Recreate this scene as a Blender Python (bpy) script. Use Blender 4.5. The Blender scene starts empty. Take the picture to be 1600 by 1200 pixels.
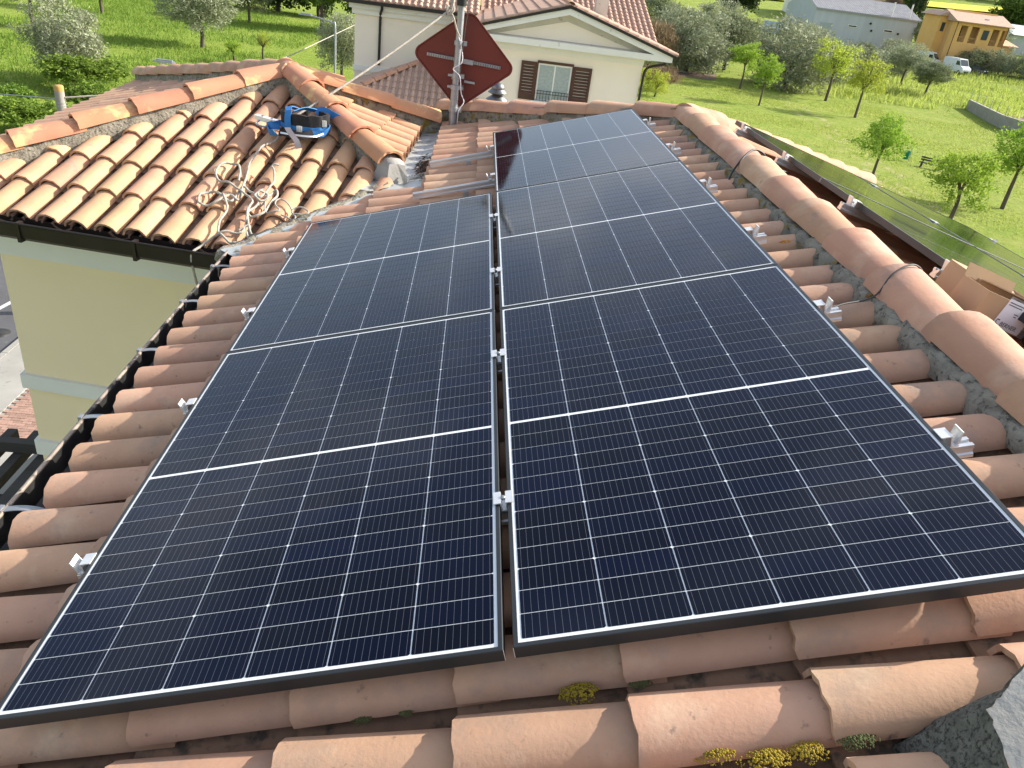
import bpy, bmesh, math, random
import numpy as np
from mathutils import Matrix, Vector, noise as mnoise

random.seed(7)
sc = bpy.context.scene
C = sc.collection
rad = math.radians

# ------------------------------------------------------------------ camera
cam_d = bpy.data.cameras.new('camera')
cam = bpy.data.objects.new('camera', cam_d)
C.objects.link(cam)
cam_d.sensor_fit = 'HORIZONTAL'
cam_d.sensor_width = 36.0
cam_d.lens = 1204.17 / 1600 * 36
cam_d.clip_start = 0.05
cam_d.clip_end = 3000
cam.matrix_world = Matrix(((0.992584, -0.088303, -0.083519, 0.925068),
                           (-0.029889, 0.488703, -0.871913, -1.135209),
                           (0.117820, 0.867946, 0.482440, 1.574945),
                           (0, 0, 0, 1)))
sc.camera = cam

# ------------------------------------------------------------------ light
SUN_AZ, SUN_EL = 15.0, 29.5          # degrees from +X towards +Y, elevation
sdir = Vector((math.cos(rad(SUN_EL)) * math.cos(rad(SUN_AZ)), math.cos(rad(SUN_EL)) * math.sin(rad(SUN_AZ)), math.sin(rad(SUN_EL))))
w = bpy.data.worlds.new('World'); sc.world = w; w.use_nodes = True
nt = w.node_tree; nt.nodes.clear()
out = nt.nodes.new('ShaderNodeOutputWorld'); bg = nt.nodes.new('ShaderNodeBackground')
sky = nt.nodes.new('ShaderNodeTexSky'); sky.sky_type = 'NISHITA'; sky.sun_disc = False
sky.sun_elevation = rad(SUN_EL); sky.sun_rotation = rad(90 - SUN_AZ)
sky.air_density = 1.0; sky.dust_density = 2.2; sky.ozone_density = 1.0
tc = nt.nodes.new('ShaderNodeTexCoord')
mp = nt.nodes.new('ShaderNodeMapping'); mp.inputs['Scale'].default_value = (1, 1, 2.2)
nz = nt.nodes.new('ShaderNodeTexNoise'); nz.inputs['Scale'].default_value = 2.6; nz.inputs['Detail'].default_value = 7; nz.inputs['Roughness'].default_value = .58
cr = nt.nodes.new('ShaderNodeValToRGB'); cr.color_ramp.elements[0].position = .50; cr.color_ramp.elements[1].position = .68
mx = nt.nodes.new('ShaderNodeMixRGB'); mx.inputs[2].default_value = (6.2, 6.2, 6.3, 1)
nt.links.new(tc.outputs['Generated'], mp.inputs[0]); nt.links.new(mp.outputs[0], nz.inputs[0]); nt.links.new(nz.outputs[0], cr.inputs[0])
ml = nt.nodes.new('ShaderNodeMath'); ml.operation = 'MULTIPLY'; ml.inputs[1].default_value = .6
nt.links.new(cr.outputs[0], ml.inputs[0]); nt.links.new(ml.outputs[0], mx.inputs[0])
hs = nt.nodes.new('ShaderNodeHueSaturation'); hs.inputs['Saturation'].default_value = .75
nt.links.new(sky.outputs[0], hs.inputs['Color']); nt.links.new(hs.outputs[0], mx.inputs[1]); nt.links.new(mx.outputs[0], bg.inputs[0]); nt.links.new(bg.outputs[0], out.inputs[0])
bg.inputs[1].default_value = 0.15
sun_d = bpy.data.lights.new('sun', 'SUN'); sun_d.energy = 4.8; sun_d.angle = rad(.53); sun_d.color = (1, .94, .83)
sun = bpy.data.objects.new('sun', sun_d); C.objects.link(sun)
sun.rotation_euler = sdir.to_track_quat('Z', 'Y').to_euler()
sc.view_settings.view_transform = 'Standard'; sc.view_settings.look = 'None'
sc.view_settings.gamma = 1; sc.view_settings.use_curve_mapping = False
sc.view_settings.exposure = 0.88
sc.render.engine = 'CYCLES'
sc.cycles.max_bounces = 6; sc.cycles.transparent_max_bounces = 6

# ------------------------------------------------------------------ helpers
WM = {}
I4 = Matrix.Identity(4)


def new(name, data=None, parent=None, M=I4, mat=None):
    o = bpy.data.objects.new(name, data); C.objects.link(o)
    WM[o.name] = M.copy()
    if parent is not None:
        o.parent = parent; o.matrix_basis = WM[parent.name].inverted() @ M
    else:
        o.matrix_basis = M
    if mat is not None and data is not None and not data.materials:
        data.materials.append(mat)
    return o


def tag(o, label=None, cat=None, group=None, kind=None):
    if label: o['label'] = label
    if cat: o['category'] = cat
    if group: o['group'] = group
    if kind: o['kind'] = kind
    return o


def thing(name, loc, label, cat, group=None, rz=0.0, scale=1.0):
    M = Matrix.Translation(Vector(loc)) @ Matrix.Rotation(rz, 4, 'Z') @ Matrix.Scale(scale, 4)
    return tag(new(name, None, None, M), label, cat, group)


def copy_tree(root, loc, rz=0.0, scale=(1, 1, 1), label=None, group=None):
    r = root.copy(); C.objects.link(r)
    M = Matrix.Translation(Vector(loc)) @ Matrix.Rotation(rz, 4, 'Z') @ Matrix.Diagonal((*scale, 1))
    r.matrix_basis = M; WM[r.name] = M
    if label: r['label'] = label
    if group: r['group'] = group
    for ch in [o for o in C.objects if o.parent == root]:
        c = ch.copy(); C.objects.link(c); c.parent = r; c.matrix_basis = ch.matrix_basis.copy(); WM[c.name] = M @ c.matrix_basis
        for g in [o for o in C.objects if o.parent == ch]:
            d = g.copy(); C.objects.link(d); d.parent = c; d.matrix_basis = g.matrix_basis.copy()
    return r


class MB:
    def __init__(s): s.v = []; s.f = []; s.s = []

    def add(s, vs, fs, smooth=False, M=None):
        b = len(s.v)
        s.v += [tuple(M @ Vector(q)) if M is not None else tuple(q) for q in vs]
        for q in fs: s.f.append([b + i for i in q]); s.s.append(smooth)
        return s

    def box(s, x0, x1, y0, y1, z0, z1, M=None):
        vs = [(x, y, z) for z in (z0, z1) for y in (y0, y1) for x in (x0, x1)]
        return s.add(vs, [(0, 2, 3, 1), (4, 5, 7, 6), (0, 1, 5, 4), (2, 6, 7, 3), (0, 4, 6, 2), (1, 3, 7, 5)], False, M)

    def prism(s, poly, axis, a, b, M=None):
        """poly: 2-D points; axis 'x','y','z' is the extrusion axis from a to b"""
        def P(p, t):
            return {'x': (t, p[0], p[1]), 'y': (p[0], t, p[1]), 'z': (p[0], p[1], t)}[axis]
        n = len(poly)
        vs = [P(p, a) for p in poly] + [P(p, b) for p in poly]
        fs = [tuple(range(n))[::-1], tuple(range(n, 2 * n))] + [(i, (i + 1) % n, n + (i + 1) % n, n + i) for i in range(n)]
        return s.add(vs, fs, False, M)

    def tube(s, pts, r, seg=8, caps=True, M=None):
        pts = [Vector(p) for p in pts]; n = len(pts)
        rr = r if isinstance(r, (list, tuple)) else [r] * n
        vs = []; ref = None
        for i, p in enumerate(pts):
            t = (pts[min(i + 1, n - 1)] - pts[max(i - 1, 0)])
            t = t.normalized() if t.length > 1e-9 else Vector((0, 0, 1))
            if ref is None: ref = Vector((1, 0, 0)) if abs(t.x) < .8 else Vector((0, 1, 0))
            a = (ref - t * ref.dot(t)); a = a.normalized() if a.length > 1e-6 else t.orthogonal().normalized()
            b = t.cross(a); ref = a
            for k in range(seg):
                q = 2 * math.pi * k / seg
                vs.append(p + (a * math.cos(q) + b * math.sin(q)) * rr[i])
        fs = [(i * seg + k, i * seg + (k + 1) % seg, (i + 1) * seg + (k + 1) % seg, (i + 1) * seg + k) for i in range(n - 1) for k in range(seg)]
        s.add(vs, fs, True, M)
        if caps:
            s.add(vs[:seg], [tuple(range(seg))[::-1]], False, M); s.add(vs[-seg:], [tuple(range(seg))], False, M)
        return s

    def lathe(s, prof, seg=16, M=None, smooth=True):
        vs = [(r * math.cos(2 * math.pi * k / seg), r * math.sin(2 * math.pi * k / seg), z) for r, z in prof for k in range(seg)]
        fs = [(i * seg + k, i * seg + (k + 1) % seg, (i + 1) * seg + (k + 1) % seg, (i + 1) * seg + k) for i in range(len(prof) - 1) for k in range(seg)]
        return s.add(vs, fs, smooth, M)

    def mesh(s, name='mesh'):
        m = bpy.data.meshes.new(name); m.from_pydata(s.v, [], s.f)
        m.polygons.foreach_set('use_smooth', s.s); m.update(); return m

    def build(s, name, mat, parent=None, M=I4, local=True):
        """verts are in the frame M (world matrix of the new object)"""
        return new(name, s.mesh(name), parent, M, mat)


def npmesh(name, V, F):
    m = bpy.data.meshes.new(name)
    V = np.asarray(V, np.float32); F = np.asarray(F, np.int32); k = F.shape[1]
    m.vertices.add(len(V)); m.vertices.foreach_set('co', V.ravel())
    m.loops.add(F.size); m.loops.foreach_set('vertex_index', F.ravel())
    m.polygons.add(len(F)); m.polygons.foreach_set('loop_start', np.arange(0, F.size, k, dtype=np.int32))
    m.update(calc_edges=True); return m


# ------------------------------------------------------------------ materials
def N(nt, t, **kw):
    n = nt.nodes.new(t)
    for k, v in kw.items(): setattr(n, k, v)
    return n


def mat(name, c1, c2=None, scale=8.0, rough=.8, bump=0.0, bscale=60.0, spots=None, sscale=30.0, sthr=(.6, .68), rnd=0.0, metal=0.0, spec=.5,
        detail=6, distort=0.0, coords='Object', stretch=(1, 1, 1), trans=0.0, hue=0.0, spots2=None, s2scale=6.0, s2thr=(.55, .7), bdist=.01, spots3=None, s3scale=3.0, s3thr=(.55, .72)):
    m = bpy.data.materials.new(name); m.use_nodes = True; t = m.node_tree; t.nodes.clear(); L = t.links.new
    o = N(t, 'ShaderNodeOutputMaterial'); p = N(t, 'ShaderNodeBsdfPrincipled')
    p.inputs['Roughness'].default_value = rough; p.inputs['Metallic'].default_value = metal; p.inputs['Specular IOR Level'].default_value = spec
    tcn = N(t, 'ShaderNodeTexCoord'); oi = N(t, 'ShaderNodeObjectInfo')
    mpn = N(t, 'ShaderNodeMapping'); mpn.inputs['Scale'].default_value = stretch
    off = N(t, 'ShaderNodeVectorMath', operation='SCALE'); off.inputs[0].default_value = (37.1, 91.7, 53.3)
    L(oi.outputs['Random'], off.inputs['Scale'])
    L(tcn.outputs[coords], mpn.inputs['Vector']); L(off.outputs[0], mpn.inputs['Location'])
    vec = mpn.outputs[0]

    def noise(sc_, d=6, r=.55):
        n = N(t, 'ShaderNodeTexNoise'); n.inputs['Scale'].default_value = sc_; n.inputs['Detail'].default_value = d; n.inputs['Roughness'].default_value = r
        n.inputs['Distortion'].default_value = distort; L(vec, n.inputs['Vector']); return n.outputs[0]

    def mask(fac, a, b):
        r = N(t, 'ShaderNodeMapRange'); r.inputs['From Min'].default_value = a; r.inputs['From Max'].default_value = b; L(fac, r.inputs['Value']); return r.outputs[0]

    def mix(f, a, b):
        x = N(t, 'ShaderNodeMixRGB')
        if hasattr(f, 'is_linked') or not isinstance(f, (int, float)): L(f, x.inputs[0])
        else: x.inputs[0].default_value = f
        for i, q in ((1, a), (2, b)):
            if isinstance(q, tuple): x.inputs[i].default_value = (*q, 1)
            else: L(q, x.inputs[i])
        return x.outputs[0]
    col = mix(mask(noise(scale, detail), .3, .7), c1, c2 or c1)
    if spots2: col = mix(mask(noise(s2scale, 5, .6), *s2thr), col, spots2)
    if spots3: col = mix(mask(noise(s3scale, 6, .68), *s3thr), col, spots3)
    if spots: col = mix(mask(noise(sscale, 4, .65), *sthr), col, spots)
    if rnd or hue:
        h = N(t, 'ShaderNodeHueSaturation')
        r1 = N(t, 'ShaderNodeMapRange'); r1.inputs['To Min'].default_value = 1 - rnd; r1.inputs['To Max'].default_value = 1 + rnd; L(oi.outputs['Random'], r1.inputs['Value'])
        L(r1.outputs[0], h.inputs['Value'])
        if hue:
            mm = N(t, 'ShaderNodeMath', operation='MULTIPLY'); mm.inputs[1].default_value = 7.13; L(oi.outputs['Random'], mm.inputs[0])
            fr = N(t, 'ShaderNodeMath', operation='FRACT'); L(mm.outputs[0], fr.inputs[0])
            r2 = N(t, 'ShaderNodeMapRange'); r2.inputs['To Min'].default_value = .5 - hue; r2.inputs['To Max'].default_value = .5 + hue; L(fr.outputs[0], r2.inputs['Value'])
            L(r2.outputs[0], h.inputs['Hue'])
        L(col, h.inputs['Color']); col = h.outputs[0]
    L(col, p.inputs['Base Color'])
    if bump:
        b = N(t, 'ShaderNodeBump'); b.inputs['Strength'].default_value = bump; b.inputs['Distance'].default_value = bdist
        L(noise(bscale, 6, .6), b.inputs['Height']); L(b.outputs[0], p.inputs['Normal'])
    if trans:
        tr = N(t, 'ShaderNodeBsdfTranslucent'); ms = N(t, 'ShaderNodeMixShader'); ms.inputs[0].default_value = trans
        L(col, tr.inputs['Color']); L(p.outputs[0], ms.inputs[1]); L(tr.outputs[0], ms.inputs[2]); L(ms.outputs[0], o.inputs[0])
    else: L(p.outputs[0], o.inputs[0])
    return m


M_ = {}
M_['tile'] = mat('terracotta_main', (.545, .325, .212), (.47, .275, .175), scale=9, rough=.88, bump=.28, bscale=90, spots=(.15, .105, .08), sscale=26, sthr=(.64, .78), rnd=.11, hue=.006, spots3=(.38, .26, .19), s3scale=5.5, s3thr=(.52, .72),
                 spots2=(.57, .40, .27), s2scale=5, s2thr=(.56, .75), bdist=.004)
M_['tile_wing'] = mat('terracotta_wing', (.60, .35, .205), (.53, .29, .165), scale=7, rough=.88, bump=.28, bscale=80, spots=(.22, .14, .10), sscale=24, sthr=(.64, .78), spots3=(.44, .27, .18), s3scale=6, s3thr=(.54, .70), rnd=.12, hue=.01,
                      spots2=(.62, .42, .27), s2scale=6, s2thr=(.55, .75), bdist=.004)
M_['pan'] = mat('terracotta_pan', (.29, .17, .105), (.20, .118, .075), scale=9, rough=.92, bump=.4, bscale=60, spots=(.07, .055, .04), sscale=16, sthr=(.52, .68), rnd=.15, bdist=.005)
M_['cap'] = mat('terracotta_ridge', (.53, .30, .185), (.46, .245, .15), spots3=(.38, .24, .175), s3scale=4, s3thr=(.52, .7), scale=5, rough=.86, bump=.3, bscale=70, spots=(.30, .19, .14), sscale=9, sthr=(.62, .8), rnd=.09, hue=.008,
                spots2=(.62, .43, .30), s2scale=3.5, s2thr=(.5, .75), bdist=.004)
M_['cap_wing'] = mat('terracotta_hip', (.56, .275, .155), (.49, .22, .12), scale=5, rough=.86, bump=.25, bscale=70, rnd=.07, hue=.008,
                     spots2=(.72, .46, .21), s2scale=4.5, s2thr=(.56, .66), spots=(.40, .19, .11), sscale=14, sthr=(.62, .8), bdist=.004)
M_['mortar'] = mat('mortar', (.36, .325, .26), (.21, .188, .145), scale=18, rough=.97, spec=.15, bump=1.0, bscale=60, spots=(.06, .058, .048), sscale=42, sthr=(.53, .68), bdist=.012)
M_['mortar_lichen'] = mat('mortar_lichen', (.28, .255, .20), (.15, .138, .10), scale=14, rough=.95, bump=1.0, bscale=38, spots=(.05, .05, .04), sscale=28, sthr=(.56, .66),
                          spots2=(.20, .14, .025), s2scale=13, s2thr=(.54, .62), bdist=.012)
M_['mortar_new'] = mat('mortar_smooth', (.36, .35, .325), (.29, .28, .26), scale=10, rough=.95, spec=.15, bump=.5, bscale=45, spots=(.2, .2, .19), sscale=30, sthr=(.66, .72), bdist=.008)
M_['moss_y'] = mat('lichen_yellow', (.42, .30, .02), (.24, .18, .02), scale=60, rough=1, bump=.6, bscale=120)
M_['moss_g'] = mat('moss_green', (.13, .15, .05), (.07, .085, .03), scale=60, rough=1, bump=.6, bscale=120)
M_['moss_o'] = mat('lichen_orange', (.40, .19, .02), (.25, .11, .02), scale=60, rough=1, bump=.6, bscale=120)
M_['frame'] = mat('anodised_frame', (.055, .06, .065), (.04, .043, .047), scale=3, rough=.42, metal=.6)
M_['alu'] = mat('aluminium', (.72, .73, .74), (.60, .61, .62), scale=12, rough=.38, metal=.85, stretch=(1, 8, 8))
M_['alu_end'] = mat('aluminium_clamp', (.80, .80, .80), (.72, .72, .72), scale=30, rough=.45, metal=.55)
M_['black'] = mat('black_plastic', (.012, .012, .013), rough=.5)
M_['gutter'] = mat('gutter_paint', (.022, .022, .024), (.045, .043, .04), scale=14, rough=.5, metal=.3, spots=(.16, .12, .09), sscale=12, sthr=(.64, .75))
M_['gutter_brown'] = mat('gutter_dark_brown', (.020, .013, .010), (.030, .02, .016), scale=6, rough=.4, metal=.2)
M_['lip'] = mat('gutter_worn_lip', (.42, .34, .28), (.20, .17, .15), scale=9, rough=.6, metal=.3, spots=(.05, .045, .045), sscale=10, sthr=(.5, .6))
M_['wall_y'] = mat('yellow_render', (.90, .755, .50), (.87, .725, .475), scale=1.2, rough=.92, bump=.12, bscale=160, bdist=.003)
M_['wall_w'] = mat('white_render', (.80, .79, .74), (.74, .73, .68), scale=2.0, rough=.92, bump=.1, bscale=120, bdist=.003)
M_['zinc'] = mat('zinc_flashing', (.66, .68, .66), (.50, .53, .51), scale=7, rough=.55, metal=.55, spots=(.16, .13, .10), sscale=7, sthr=(.56, .68))
M_['galv'] = mat('galvanised_steel', (.40, .42, .44), (.30, .32, .34), scale=18, rough=.5, metal=.7)
M_['vent'] = mat('weathered_steel', (.22, .225, .23), (.13, .135, .14), scale=9, rough=.4, metal=.8)
M_['red'] = mat('red_brown_paint', (.155, .022, .012), (.115, .016, .010), scale=2.5, rough=.55)
M_['rope'] = mat('rope_white', (.50, .46, .39), (.30, .275, .235), scale=60, rough=.95, bump=.8, bscale=160, stretch=(1, 1, 1), bdist=.004)
M_['blue'] = mat('webbing_blue', (.025, .16, .42), (.035, .20, .50), scale=30, rough=.7)
M_['pad'] = mat('webbing_black', (.014, .013, .014), (.025, .023, .025), scale=40, rough=.9, bump=.3, bscale=200)
M_['greystrap'] = mat('webbing_grey', (.16, .14, .15), rough=.85)
M_['card'] = mat('cardboard', (.46, .31, .185), (.42, .28, .165), scale=5, rough=.9, bump=.05, bscale=60)
M_['paper'] = mat('paper_label', (.82, .80, .84), rough=.8)
M_['ink'] = mat('ink', (.02, .02, .025), rough=.8)
M_['cable'] = mat('cable_grey', (.045, .043, .042), rough=.6)
M_['backsheet'] = mat('white_backsheet', (.80, .82, .82), rough=.12)


def cell_mat():
    m = bpy.data.materials.new('silicon_cell'); m.use_nodes = True; t = m.node_tree; t.nodes.clear(); L = t.links.new
    o = N(t, 'ShaderNodeOutputMaterial'); p = N(t, 'ShaderNodeBsdfPrincipled'); p.inputs['Roughness'].default_value = .07
    p.inputs['IOR'].default_value = 1.37; p.inputs['Specular Tint'].default_value = (.42, .62, 1.0, 1)
    tcn = N(t, 'ShaderNodeTexCoord'); oi = N(t, 'ShaderNodeObjectInfo'); sp = N(t, 'ShaderNodeSeparateXYZ'); L(tcn.outputs['Object'], sp.inputs[0])
    d = N(t, 'ShaderNodeMath', operation='DIVIDE'); d.inputs[1].default_value = .1800 / 11; L(sp.outputs[0], d.inputs[0])
    fr = N(t, 'ShaderNodeMath', operation='FRACT'); L(d.outputs[0], fr.inputs[0])
    s = N(t, 'ShaderNodeMath', operation='SUBTRACT'); s.inputs[1].default_value = .5; L(fr.outputs[0], s.inputs[0])
    a = N(t, 'ShaderNodeMath', operation='ABSOLUTE'); L(s.outputs[0], a.inputs[0])
    c = N(t, 'ShaderNodeMath', operation='LESS_THAN'); c.inputs[1].default_value = .026; L(a.outputs[0], c.inputs[0])
    rp = N(t, 'ShaderNodeValToRGB'); e = rp.color_ramp.elements
    e[0].color = (.0014, .0020, .0075, 1); e[1].color = (.0016, .0030, .0118, 1)
    k = rp.color_ramp.elements.new(.25); k.color = (.0020, .0016, .0024, 1)
    L(oi.outputs['Random'], rp.inputs[0])
    x = N(t, 'ShaderNodeMixRGB'); L(c.outputs[0], x.inputs[0]); L(rp.outputs[0], x.inputs[1]); x.inputs[2].default_value = (.10, .10, .115, 1)
    gp_ = N(t, 'ShaderNodeNewGeometry'); nz_ = N(t, 'ShaderNodeTexNoise'); nz_.inputs['Scale'].default_value = 3.0; nz_.inputs['Detail'].default_value = 8; nz_.inputs['Roughness'].default_value = .65
    L(gp_.outputs['Position'], nz_.inputs['Vector'])
    mr_ = N(t, 'ShaderNodeMapRange'); mr_.inputs['From Min'].default_value = .35; mr_.inputs['From Max'].default_value = .7; mr_.inputs['To Min'].default_value = .045; mr_.inputs['To Max'].default_value = .13
    L(nz_.outputs[0], mr_.inputs['Value']); L(mr_.outputs[0], p.inputs['Roughness'])
    L(x.outputs[0], p.inputs['Base Color']); L(p.outputs[0], o.inputs[0])
    return m


M_['cell'] = cell_mat()

# ------------------------------------------------------------------ roof frames
S_M = rad(15.9)


def frame(d, s, origin):
    """slope frame: x up the slope, y along the eave, z normal"""
    d = Vector((d[0], d[1], 0)).normalized()
    u = Vector((d.x * math.cos(s), d.y * math.cos(s), math.sin(s))); v = Vector((-d.y, d.x, 0)); n = u.cross(v)
    o = Vector(origin)
    return Matrix(((u.x, v.x, n.x, o.x), (u.y, v.y, n.y, o.y), (u.z, v.z, n.z, o.z), (0, 0, 0, 1)))


def frame3(a, b, c, origin):
    """slope frame from a plane through three points"""
    nn = (Vector(b) - Vector(a)).cross(Vector(c) - Vector(a)).normalized()
    if nn.z < 0: nn = -nn
    d = Vector((-nn.x, -nn.y, 0)).normalized(); s = math.acos(nn.z)
    return frame(d, s, Vector(origin) + nn * .085)


FM = frame((1, 0), S_M, (0, 0, 0))
uvn = lambda u, v, n: FM @ Vector((u, v, n))
A = Vector((-.69, 6.11, .44))                       # apex of the wing's pyramid (tile crest level)
a9, s18 = rad(9), rad(18)
P0 = Vector((-1.354, 3.913, -.30))
F1 = frame((math.sin(a9), math.cos(a9)), s18, P0); F1.translation = P0 + F1.to_3x3() @ Vector((0, 0, .085))
FL, BL = Vector((-3.05, 4.18, -.30)), Vector((-3.16, 9.17, -.28))
B, CC = Vector((.36, 4.81, .07)), Vector((.60, 6.62, .06))
F2 = frame3(A, B, CC, A)
F3 = frame3(A, FL, BL, A)
RX, RZ = 2.63, .745                                  # main ridge crest
FE = frame((-1, 0), rad(15.9), (2.65, 0, .64)); FE.translation = Vector((2.65, 0, .64)) + FE.to_3x3() @ Vector((0, 0, .085))
APEX = Vector((2.63, 5.2, .625))
HIPM = Vector((.66, 6.86, .10))                      # low end of the far hip
HIPE = Vector((5.45, 7.55, -.24))

# ------------------------------------------------------------------ tiles


def tile_mesh(name, Lt, w0, w1, h0, h1, th, seg=9, nl=2, flip=False, seed=0, power=1.0):
    rnd = random.Random(seed); mb = MB(); outer = []; inner = []
    for i in range(nl + 1):
        f = i / nl; w_ = w0 + (w1 - w0) * f; h = h0 + (h1 - h0) * f
        for k in range(seg + 1):
            q = math.pi * k / seg
            cy, cz = -math.cos(q), math.sin(q) ** power
            j = 1 + rnd.uniform(-.02, .02)
            outer.append((Lt * f + (rnd.uniform(-.0045, .0045) if i in (0, nl) else 0), w_ / 2 * cy * j, h * cz * j))
            inner.append((outer[-1][0], (w_ / 2 - th) * cy * j, max(h - th, .001) * cz * j))
    if flip:
        outer = [(x, y, -z) for x, y, z in outer]; inner = [(x, y, -z) for x, y, z in inner]
    n = seg + 1
    fo = [(i * n + k, i * n + k + 1, (i + 1) * n + k + 1, (i + 1) * n + k) for i in range(nl) for k in range(seg)]
    fi = [q[::-1] for q in fo]
    if not flip: fo, fi = [q[::-1] for q in fo], fo
    mb.add(outer, fo, True); mb.add(inner, fi, True)
    for i in (0, nl):
        vs = outer[i * n:(i + 1) * n] + inner[i * n:(i + 1) * n]
        mb.add(vs, [(k, k + 1, n + k + 1, n + k) for k in range(seg)], False)
    for k in (0, seg):
        vs = [outer[i * n + k] for i in range(nl + 1)] + [inner[i * n + k] for i in range(nl + 1)]
        mb.add(vs, [(i, i + 1, nl + 1 + i + 1, nl + 1 + i) for i in range(nl)], False)
    return mb.mesh(name)


COVER = [tile_mesh('cover_tile', .46, .168, .142, .066, .057, .014, seed=i) for i in range(5)]
PAN = [tile_mesh('pan_tile', .46, .15, .165, .05, .055, .013, seg=6, flip=True, seed=20 + i) for i in range(3)]
CAP = [tile_mesh('ridge_tile', .50, .262, .215, .098, .082, .017, seg=12, nl=3, seed=40 + i) for i in range(4)]
ALLM = COVER + PAN + CAP


def meshes_for(lst, m):
    res = []
    for me in lst:
        c = me.copy(); c.materials.clear(); c.materials.append(m); res.append(c)
    return res


def clip(me, Mw, planes, name):
    """copy of mesh me placed by Mw, cut by world planes (co, no) keeping the side no points to; None if nothing is left; (mesh in world)"""
    pts = [Mw @ v.co for v in me.vertices]
    cut = False
    for co, no in planes:
        ds = [(p - co).dot(no) for p in pts]
        if max(ds) < .02: return None
        if min(ds) < 0: cut = True
    if not cut: return me
    bm = bmesh.new(); bm.from_mesh(me)
    Mi = Mw.inverted(); Mt = Mw.transposed().to_3x3()
    for co, no in planes:
        bmesh.ops.bisect_plane(bm, geom=bm.verts[:] + bm.edges[:] + bm.faces[:], plane_co=Mi @ co, plane_no=(Mt @ no).normalized(), clear_inner=True, dist=1e-5)
    if len(bm.faces) < 4: bm.free(); return None
    m2 = bpy.data.meshes.new(name); bm.to_mesh(m2); bm.free()
    m2.materials.clear(); m2.materials.append(me.materials[0])
    return m2


def vplane(p, q, side):
    """vertical plane through p and q; side: a point on the side to keep"""
    d = Vector((q[0] - p[0], q[1] - p[1], 0)).normalized(); n = Vector((-d.y, d.x, 0))
    if (Vector((side[0], side[1], 0)) - Vector((p[0], p[1], 0))).dot(n) < 0: n = -n
    return (Vector((p[0], p[1], 0)), n)


def lay(parent, F, us, vs, planes_fn, covers, pans, keep=lambda u, v: 1, rs=1, far=None, pan_off=.1018, tilt=.05):
    """us: lower ends of the tiles up the slope, vs: centres of the cover rows. keep -> 0 skip, 1 object, 2 joined"""
    R_ = random.Random(rs); joined = {}
    for v in vs:
        for kind in (0, 1):
            for u in us:
                vv = v + (0 if kind == 0 else pan_off)
                st = keep(u, vv)
                if not st: continue
                me = R_.choice(covers if kind == 0 else pans)
                n = -.160 if kind == 0 else -.152
                Mw = F @ Matrix.Translation((u + R_.uniform(-.008, .008), vv + R_.uniform(-.005, .005), n + .018)) @ Matrix.Rotation(R_.uniform(-.016, .016), 4, 'Z') @ \
                    Matrix.Rotation(tilt + R_.uniform(-.008, .008), 4, 'Y') @ Matrix.Rotation(R_.uniform(-.03, .03), 4, 'X')
                m2 = clip(me, Mw, planes_fn(u, vv), me.name)
                if m2 is None: continue
                if st == 1:
                    new('cover_tile' if kind == 0 else 'pan_tile', m2, parent, Mw)
                else:
                    mb = joined.setdefault(kind, (MB(), me.materials[0]))[0]
                    mb.add([v_.co for v_ in m2.vertices], [tuple(p.vertices) for p in m2.polygons], True, WM[parent.name].inverted() @ Mw)
    for kind, (mb, mm) in joined.items():
        o = mb.build('cover_tiles' if kind == 0 else 'pan_tiles', mm, parent, WM[parent.name]); o['kind'] = 'stuff'


def caps(parent, p, q, meshes, expo, rs=3, width=1.0, up0=0.0):
    """ridge tiles from p (first, its wide end lies over nothing) to q; wide end at the p side of each tile"""
    R_ = random.Random(rs); p, q = Vector(p), Vector(q); d = (q - p); Lh = d.length; x = d.normalized()
    y = Vector((0, 0, 1)).cross(x).normalized(); z = x.cross(y); n = int(round(Lh / expo))
    for i in range(n):
        o = p + x * (i * Lh / n) + z * (.0 + R_.uniform(-.004, .004) + up0) + y * R_.uniform(-.008, .008)
        Mw = Matrix(((x.x, y.x, z.x, o.x), (x.y, y.y, z.y, o.y), (x.z, y.z, z.z, o.z), (0, 0, 0, 1)))
        Mw = Mw @ Matrix.Translation((0, 0, .012)) @ Matrix.Rotation(.035 + R_.uniform(-.012, .012), 4, 'Y') @ Matrix.Rotation(R_.uniform(-.025, .025), 4, 'Z') @ Matrix.Rotation(R_.uniform(-.05, .05), 4, 'X') @ Matrix.Diagonal((1, width, 1, 1))
        new('ridge_tile', R_.choice(meshes), parent, Mw)


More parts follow.
